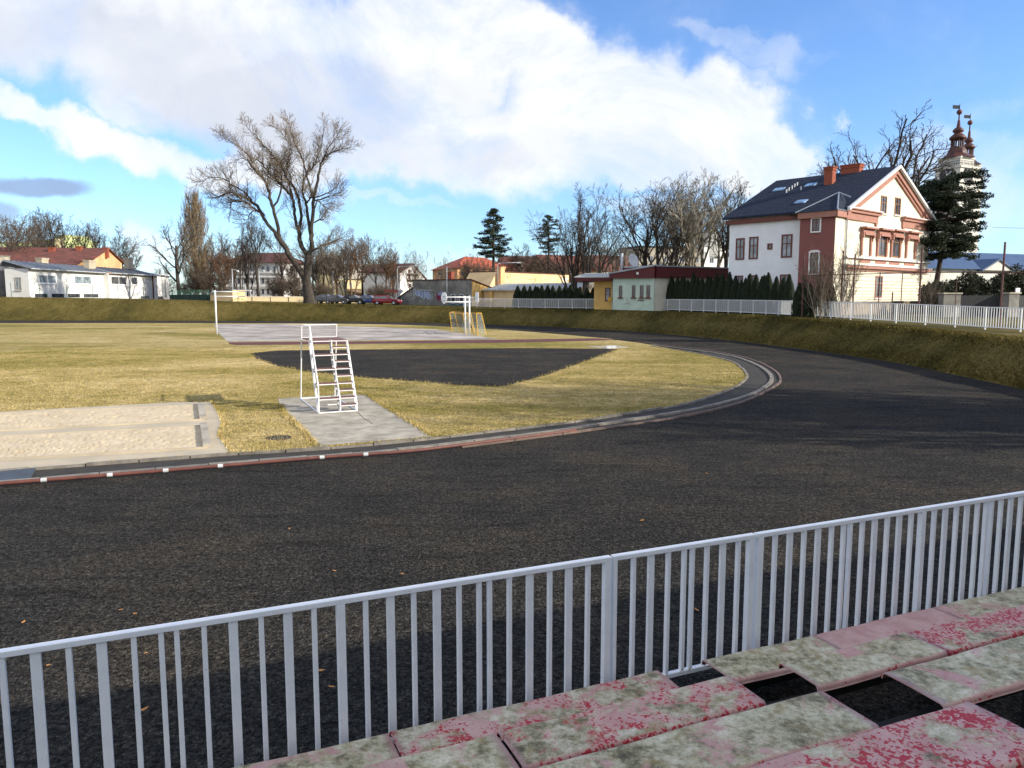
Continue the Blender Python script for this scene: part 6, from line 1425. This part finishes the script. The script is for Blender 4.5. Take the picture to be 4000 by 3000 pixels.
# ---------------------------------------------------------------- cars
def car(k,x,yb,Y,L,kind,paint,label,head=1):
    p=at(*px(k,x,yb),Y); zg=ter(p.x,p.y); 
    root=empty('parked_car',(p.x,p.y,zg),0,label,'car','cars parked along the cream wall')
    H=1.45; Wd=1.7
    lo=[(-.5,.28),(-.5,.62),(-.47,.82),(-.30,.90),(.16,.92),(.40,.84),(.48,.70),(.5,.55),(.5,.28)]
    if kind=='estate': up=[(-.47,.84),(-.44,1.38),(-.30,1.45),(.02,1.44),(.20,.90)]
    elif kind=='hatch': up=[(-.47,.84),(-.36,1.32),(-.22,1.42),(.02,1.41),(.22,.90)]
    else: up=[(-.38,.88),(-.24,1.36),(-.12,1.42),(.06,1.40),(.24,.90)]
    V=[];Fc=[]
    def sec(poly,ws):
        b=len(V); n=len(poly)
        for sgn in (-1,1):
            for (u,z),w in zip(poly,ws): V.append((u*L,sgn*w/2,z))
        Fc.append(tuple(b+i for i in range(n))[::-1]); Fc.append(tuple(b+n+i for i in range(n)))
        for i in range(n): j=(i+1)%n; Fc.append((b+i,b+j,b+n+j,b+n+i))
    sec(lo,[Wd*.94,Wd,Wd*.98,Wd*.94,Wd*.94,Wd*.95,Wd*.95,Wd*.96,Wd*.9]); sec(up,[Wd*.92]+[Wd*.74]*(len(up)-2)+[Wd*.92])
    off=Vector((p.x,p.y,zg)); V=[Vector(v)+off for v in V]
    o=mesh_obj('body',V,Fc,paint,root); bb2=o.modifiers.new('b','BEVEL'); bb2.width=.04; bb2.segments=2
    # side glass
    g0=up[0][0]+.05; 
    for sgn in (-1,1):
        P=[(up[0][0]+.05,.93,.91),(up[1][0]+.03,1.30,.765),(up[-2][0]-.01,1.32,.765),(up[-1][0]-.035,.94,.905)]
        mb=MB(); A=[off+Vector((u*L,sgn*(w*Wd/2+.012),z)) for u,z,w in P]; mb.extr(A if sgn<0 else A,Vector((0,-sgn*.02,0))); gl=mb.build('side_window',M['glass'],root)
        c_=(up[1][0]+up[-2][0])/2*L; MB().tube([off+Vector((c_,sgn*(.9*Wd/2+.02),.94)),off+Vector((c_,sgn*(.765*Wd/2+.02),1.30))],.03,4).build('pillar',paint,gl)
    a,b=up[-2],up[-1]; A=[off+Vector((a[0]*L+.03,-Wd*.33,a[1]-.04)),off+Vector((b[0]*L+.01,-Wd*.42,b[1]+.05)),off+Vector((b[0]*L+.01,Wd*.42,b[1]+.05)),off+Vector((a[0]*L+.03,Wd*.33,a[1]-.04))]
    MB().extr(A,Vector((.02,0,.012))).build('windscreen',M['glass'],root)
    for u in (-.31,.32):
        for sgn in (-1,1):
            c=off+Vector((u*L,sgn*(Wd/2-.09),.31)); w_=MB().tube([c-Vector((0,.11,0)),c+Vector((0,.11,0))],.31,18).build('wheel',M['tyre'],root); MB().tube([c-Vector((0,.12,0)),c+Vector((0,.12,0))],.19,12).build('rim',M['galv'],w_)
    for sgn in (-1,1):
        c=off+Vector((.485*L,sgn*Wd*.36,.64)); MB().box(c.x-.06,c.x+.05,c.y-.18,c.y+.18,c.z-.09,c.z+.09).build('headlight',M['lamp_glass'],root)
        MB().box(off.x-.5*L-.02,off.x-.5*L+.05,off.y+sgn*Wd*.38-.12,off.y+sgn*Wd*.38+.12,off.z+.6,off.z+.8).build('tail_light',M['car_red'],root)
    root.rotation_euler=(0,0,-.22); return root
def setrot(o,a): o.rotation_euler=(0,0,a)
car('M2',770,812,122,4.3,'sedan',M['car_grey'],'grey car mostly hidden behind the giant trunk, leftmost of the row')
car('M2',915,818,121,4.2,'sedan',M['car_grey'],'dark grey saloon car with bright bonnet, second in the row')
car('M2',1140,822,120.5,3.9,'hatch',M['car_black'],'black hatchback between the grey and blue cars')
car('M2',1335,824,120,4.1,'sedan',M['car_blue'],'bright blue saloon between black and red cars')
car('M2',1575,826,119,4.3,'estate',M['car_red'],'dark red estate car at the right end of the row')
# ---------------------------------------------------------------- lamps, masts and signs
def lamp(k,x,yt,yb,Y,label,arm=0,r=.07,armk=None,head=True):
    a=at(*px(k,x,yt),Y); zg=ter(a.x,a.y); root=empty('street_lamp',(a.x,a.y,zg),label=label,cat='street lamp')
    pts=[(a.x,a.y,zg-.1),(a.x,a.y,a.z-.5),(a.x+.12*np.sign(arm),a.y,a.z-.1)]
    if arm:
        MB().tube(pts+[(a.x+.35*np.sign(arm),a.y,a.z)],[r*1.4,r,r*.9,r*.8],8).build('mast',M['galv'],root,True)
        MB().tube([(a.x+.35*np.sign(arm),a.y,a.z),(a.x+arm,a.y,a.z+.12)],r*.8,8).build('arm',M['galv'],root,True)
        if head: MB().hexa([(a.x+arm-.35*np.sign(arm),a.y-.12,a.z),(a.x+arm+.45*np.sign(arm),a.y-.1,a.z+.02),(a.x+arm+.45*np.sign(arm),a.y+.1,a.z+.02),(a.x+arm-.35*np.sign(arm),a.y+.12,a.z),(a.x+arm-.35*np.sign(arm),a.y-.12,a.z+.2),(a.x+arm+.45*np.sign(arm),a.y-.08,a.z+.16),(a.x+arm+.45*np.sign(arm),a.y+.08,a.z+.16),(a.x+arm-.35*np.sign(arm),a.y+.12,a.z+.2)]).build('lamp_head',M['white_old'],root)
    else:
        MB().tube([(a.x,a.y,zg-.1),(a.x,a.y,a.z)],[r*1.4,r],8).build('mast',M['galv'],root,True)
        if head: MB().tube([(a.x,a.y,a.z-.1),(a.x+.9,a.y,a.z-.25)],.06,6).build('arm',M['galv'],root); 
        if head: MB().lathe((a.x+.95,a.y,a.z-.5),[(.22,0),(.2,.15),(.06,.3)],10).build('lamp_head',M['white_old'],root)
    return root
lamp('M2',1707,310,800,124,'street lamp with long arm to the right, left of the graffiti building',4.6*.95)
lamp('K3',982,615,700,126,'street lamp with arm to the right over the peach-yellow wall',3.4)
lamp('M1',1493,590,960,128,'slim lamp mast beside the peach shed',0)
lamp('M1',1800,590,900,150,'lamp mast in front of the white school',0)
lamp('M1',716,580,800,168,'grey lamp behind the small white annex',1.6)
lamp('M2',850,375,690,150,'plain light pole above the parked grey car',0,head=False)
lamp('K3',370,645,750,150,'thin lamp left of the red villa',0,r=.05,head=False)
a=at(*px('K3',536,640),116); MB_=MB().tube([(a.x,a.y+1.2,a.z-4),(a.x,a.y+1.2,a.z)],.08,6).build('vent_pipe',M['galv']); tag(MB_,'thin pale pipe sticking up from the brick chimney of the graffiti building','pipe')
a=at(*px('M2',1742,640),123); sg=empty('road_sign',(a.x,a.y,ter(a.x,a.y)),label='grey diamond shaped road sign on a post by the street lamp',cat='road sign')
MB().tube([(a.x,a.y,ter(a.x,a.y)-.1),(a.x,a.y,a.z+.5)],.04,6).build('post',M['galv'],sg); MB().extr([(a.x-.55,a.y-.06,a.z),(a.x,a.y-.06,a.z-.55),(a.x+.55,a.y-.06,a.z),(a.x,a.y-.06,a.z+.55)],Vector((0,.03,0))).build('sign_plate',M['white_old'],sg)
MB().box(a.x-.4,a.x+.4,a.y-.08,a.y-.05,a.z-1.5,a.z-.8).build('sub_plate',M['white_old'],sg)
a=at(*px('M2',1638,640),121); sg=empty('sign_board',(a.x,a.y,ter(a.x,a.y)),label='dark sign frame on a thin post above the dark red parked car',cat='sign'); MB().tube([(a.x,a.y,ter(a.x,a.y)-.1),(a.x,a.y,a.z+.3)],.04,6).build('post',M['dark_metal'],sg); MB().box(a.x-1.2,a.x+1.0,a.y-.05,a.y,a.z-.2,a.z+.25).build('sign_plate',M['brown_wood'],sg)
for (x,yt,Y,lb) in ((768,665,118,'thin dark post in front of the grey parked cars'),(1350,700,118,'thin dark post before the blue parked car')):
    a=at(*px('M2',x,yt),Y); o=MB().tube([(a.x,a.y,ter(a.x,a.y)-.1),(a.x,a.y,a.z)],.045,6).build('thin_post',M['dark_metal']); tag(o,lb,'post')
# white garden frame by the school
a=at(*px('M1',1505,838),138); b=at(*px('M1',1712,842),138); zg=ter(a.x,a.y); pg=empty('white_pergola',(a.x,a.y,zg),label='white flat frame on posts right of the slim lamp mast',cat='pergola')
MB().box(a.x,b.x,a.y-.4,a.y+.4,a.z-.15,a.z+.1).build('roof_beam',M['white_old'],pg)
for x_ in (1528,1600,1705): c=at(*px('M1',x_,842),138); MB().tube([(c.x,c.y,zg),(c.x,c.y,a.z-.15)],.09,6).build('post',M['white_old'],pg)
# white block and dark stone in the turf, dry leaves on the track
a=gk('K3',1966,1355); o=MB().box(a.x-.35,a.x+.3,a.y-.2,a.y+.2,.06,.2).build('marker_block',M['white_paint']); tag(o,'small white block on the concrete slab at the apron tip','block')
a=gk('L1',245,1422); mb=MB().lathe((a.x,a.y,.02),[(.01,0),(.36,0),(.33,.018),(.01,.02)],9); o=mb.build('drain_cover',M['drain_dirt']); tag(o,'flat round brown stone in the grass left of the concrete pad','cover')
lv=[('R2',145,205),('R2',745,130),('R2',835,155),('R2',900,398),('R2',890,745),('R2',1982,505),('R2',300,472),('R2',2045,605),('R3',430,225),('R3',10,205),('R4',445,805),('R4',500,68),('R4',150,322),('L6',105,1105),('D',625,1142),('R4',2195,440)]
for i,(k,x,y) in enumerate(lv):
    a=gk(k,x,y,.02); s_=rnd.uniform(.03,.045); t=rnd.uniform(0,6.28); c_,n_=cos(t),sin(t)
    V=[(-1,0,0),(-.4,.42,.1),(.3,.38,.16),(1,0,.35),(.3,-.38,.05),(-.4,-.42,.02)]
    V=[(a.x+s_*(u*c_-v*n_),a.y+s_*(u*n_+v*c_),.022+s_*w) for u,v,w in V]
    o=mesh_obj('dry_leaf',V,[(0,1,2,3),(0,3,4,5)],M['leaf_dry']); tag(o,'small curled dry orange-brown leaf lying on the black track','leaf','dry leaves on the black track')

# ---------------------------------------------------------------- sky, sun, camera
SUNAZ=Vector((.956,-.292,0)).normalized(); EL=radians(24)
w=bpy.data.worlds.new('World'); scene.world=w; w.use_nodes=True; nt=w.node_tree; nt.nodes.clear()
out=nt.nodes.new('ShaderNodeOutputWorld'); bg=nt.nodes.new('ShaderNodeBackground'); nt.links.new(bg.outputs[0],out.inputs[0])
sky=nt.nodes.new('ShaderNodeTexSky'); sky.sky_type='NISHITA'; sky.sun_disc=False; sky.sun_elevation=EL; sky.sun_rotation=atan2(SUNAZ.x,SUNAZ.y); sky.altitude=200; sky.air_density=1.0; sky.dust_density=.4; sky.ozone_density=1.4
tc=nt.nodes.new('ShaderNodeTexCoord'); sp=nt.nodes.new('ShaderNodeSeparateXYZ'); nt.links.new(tc.outputs['Generated'],sp.inputs[0])
yy=mth(nt,'MAXIMUM',sp.outputs['Y'],.15); uu=mth(nt,'DIVIDE',sp.outputs['X'],yy); ww=mth(nt,'DIVIDE',sp.outputs['Z'],yy)
cb=nt.nodes.new('ShaderNodeCombineXYZ'); nt.links.new(uu,cb.inputs[0]); nt.links.new(ww,cb.inputs[1]); UV=cb.outputs[0]
def uv(dx,dy):
    x=(dx*1.8083-2000)/F; v=(1500-dy*1.8083)/F; fw=cos(PITCH)+v*sin(PITCH); up=-sin(PITCH)+v*cos(PITCH); return x/fw,up/fw
# warp
def warp(scale,amp,vec,det=5):
    n=nt.nodes.new('ShaderNodeTexNoise'); n.inputs['Scale'].default_value=scale; n.inputs['Detail'].default_value=det; n.inputs['Roughness'].default_value=.6; nt.links.new(UV,n.inputs['Vector'])
    s1=nt.nodes.new('ShaderNodeVectorMath'); s1.operation='SUBTRACT'; nt.links.new(n.outputs['Color'],s1.inputs[0]); s1.inputs[1].default_value=(.5,.5,.5)
    s2=nt.nodes.new('ShaderNodeVectorMath'); s2.operation='MULTIPLY'; nt.links.new(s1.outputs[0],s2.inputs[0]); s2.inputs[1].default_value=(amp*1.3,amp,0)
    s3=nt.nodes.new('ShaderNodeVectorMath'); s3.operation='ADD'; nt.links.new(vec,s3.inputs[0]); nt.links.new(s2.outputs[0],s3.inputs[1]); return s3.outputs[0]
WV0=warp(13,.09,warp(3.2,.15,UV,3),8)
def blobs(L,WV=None):
    WV=WV or WV0; tot=None
    for (x,y,a,b,rot,wt) in L:
        u0,w0=uv(x,y); mp=nt.nodes.new('ShaderNodeMapping'); mp.vector_type='TEXTURE'; mp.inputs['Location'].default_value=(u0,w0,0); mp.inputs['Rotation'].default_value=(0,0,radians(-rot)); mp.inputs['Scale'].default_value=(a/1660,b/1660,1)
        nt.links.new(WV,mp.inputs['Vector']); ln=nt.nodes.new('ShaderNodeVectorMath'); ln.operation='LENGTH'; nt.links.new(mp.outputs[0],ln.inputs[0])
        mr=nt.nodes.new('ShaderNodeMapRange'); mr.interpolation_type='SMOOTHSTEP'; nt.links.new(ln.outputs['Value'],mr.inputs[0]); mr.inputs[1].default_value=1.25; mr.inputs[2].default_value=.55; mr.inputs[3].default_value=0; mr.inputs[4].default_value=wt
        v=mr.outputs[0]; tot=v if tot is None else mth(nt,'MAXIMUM',tot,v)
    return tot
dens=blobs([(120,40,330,120,5,.75),(420,110,360,150,8,.95),(300,190,160,50,12,.5),(700,170,400,170,6,1),(930,90,330,120,0,1),(1180,110,180,90,25,1),(800,310,330,80,3,.95),(1080,300,300,110,0,1),(1330,220,260,120,12,1),(1560,260,190,105,12,1),(1690,330,90,85,0,1),(1480,340,330,55,4,.85),
    (70,240,150,40,28,.75),(260,300,230,55,16,.8),(480,345,200,50,5,.8),(300,210,130,50,15,.6),(1650,125,130,36,18,.30),(1560,85,80,26,20,.26),(1600,180,110,40,10,.36),(2080,330,160,60,5,.28),(1950,440,330,110,0,.38),(2150,230,120,25,0,.2),(1500,430,300,30,0,.35),(860,440,120,16,0,.25),
    (320,535,70,45,0,.5),(1030,545,100,18,0,.3),(920,590,60,26,0,.35)])
grey=blobs([(80,402,130,24,2,1),(-10,455,60,30,0,.8)],warp(9,.03,UV,4))
dn=noise(nt,UV,6.5,8,.62,.3)
d2=mth(nt,'ADD',dens,mth(nt,'MULTIPLY',mth(nt,'SUBTRACT',dn,.5),.95))
cov=nt.nodes.new('ShaderNodeMapRange'); cov.interpolation_type='SMOOTHSTEP'; nt.links.new(d2,cov.inputs[0]); cov.inputs[1].default_value=-.04; cov.inputs[2].default_value=.98; cov.inputs[4].default_value=.97
# cloud tone: sunlit white to lavender grey body
shade=blobs([(250,110,420,110,6,.85),(620,230,360,120,6,1),(900,330,300,60,0,.8),(1000,200,160,60,0,.55),(1330,320,260,60,5,.5),(60,40,160,80,0,.6)])
sh2=mth(nt,'ADD',mth(nt,'MULTIPLY',shade,.75),mth(nt,'MULTIPLY',mth(nt,'SUBTRACT',noise(nt,UV,4.5,7,.6,.5),.5),1.1))
cc=ramp(nt,sh2,[(0.0,(4.35,4.4,4.45)),(.4,(3.95,4.05,4.2)),(.75,(3.3,3.45,3.8)),(1.0,(2.85,3.0,3.4))])
sat=nt.nodes.new('ShaderNodeMix'); sat.data_type='RGBA'; sat.blend_type='MULTIPLY'; sat.inputs[0].default_value=1.0; nt.links.new(sky.outputs[0],sat.inputs[6]); sat.inputs[7].default_value=(.56,.735,1.01,1)
thin=ramp(nt,noise(nt,UV,2.6,8,.68,.7),[(.36,g(.60)),(.52,g(1.0))]); m1=mixc(nt,mth(nt,'MULTIPLY',cov.outputs[0],thin),sat.outputs[2],cc); 
g2=nt.nodes.new('ShaderNodeMapRange'); g2.interpolation_type='SMOOTHSTEP'; nt.links.new(mth(nt,'ADD',grey,mth(nt,'MULTIPLY',mth(nt,'SUBTRACT',dn,.5),.5)),g2.inputs[0]); g2.inputs[1].default_value=.1; g2.inputs[2].default_value=1.15; g2.inputs[4].default_value=.8
m2=mixc(nt,g2.outputs[0],m1,(1.35,1.6,2.3))
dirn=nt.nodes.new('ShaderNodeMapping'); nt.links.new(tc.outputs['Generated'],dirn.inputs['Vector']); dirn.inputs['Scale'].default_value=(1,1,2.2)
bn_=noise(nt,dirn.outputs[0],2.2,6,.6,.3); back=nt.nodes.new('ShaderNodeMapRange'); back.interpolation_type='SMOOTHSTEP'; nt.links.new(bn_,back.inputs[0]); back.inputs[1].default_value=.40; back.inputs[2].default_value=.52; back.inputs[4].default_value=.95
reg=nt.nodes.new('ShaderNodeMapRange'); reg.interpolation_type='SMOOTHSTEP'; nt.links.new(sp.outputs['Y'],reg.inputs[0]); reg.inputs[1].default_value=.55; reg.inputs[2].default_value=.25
m2=mixc(nt,mth(nt,'MULTIPLY',back.outputs[0],reg.outputs[0]),m2,(4.3,4.4,4.55))  # white cloud cover added behind the view to lift the fill light
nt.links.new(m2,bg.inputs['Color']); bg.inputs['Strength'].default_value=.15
sun=bpy.data.lights.new('sun','SUN'); sun.energy=4.0; sun.angle=radians(.5); sun.color=(1,.93,.80)
so=bpy.data.objects.new('sun',sun); col.objects.link(so); sd_=Vector((SUNAZ.x*cos(EL),SUNAZ.y*cos(EL),sin(EL))); so.rotation_euler=sd_.to_track_quat('Z','Y').to_euler(); so.location=sd_*60
cam=bpy.data.cameras.new('camera'); cam.sensor_width=36; cam.lens=27; cam.clip_end=6000; co=bpy.data.objects.new('camera',cam); col.objects.link(co)
co.location=(0,0,EYE); co.rotation_euler=(radians(90-6.5),0,0); scene.camera=co
vs=scene.view_settings; vs.view_transform='Standard'; vs.look='None'; vs.gamma=1; vs.exposure=0.70
scene.cycles.max_bounces=6; scene.cycles.diffuse_bounces=3; scene.cycles.use_denoising=True
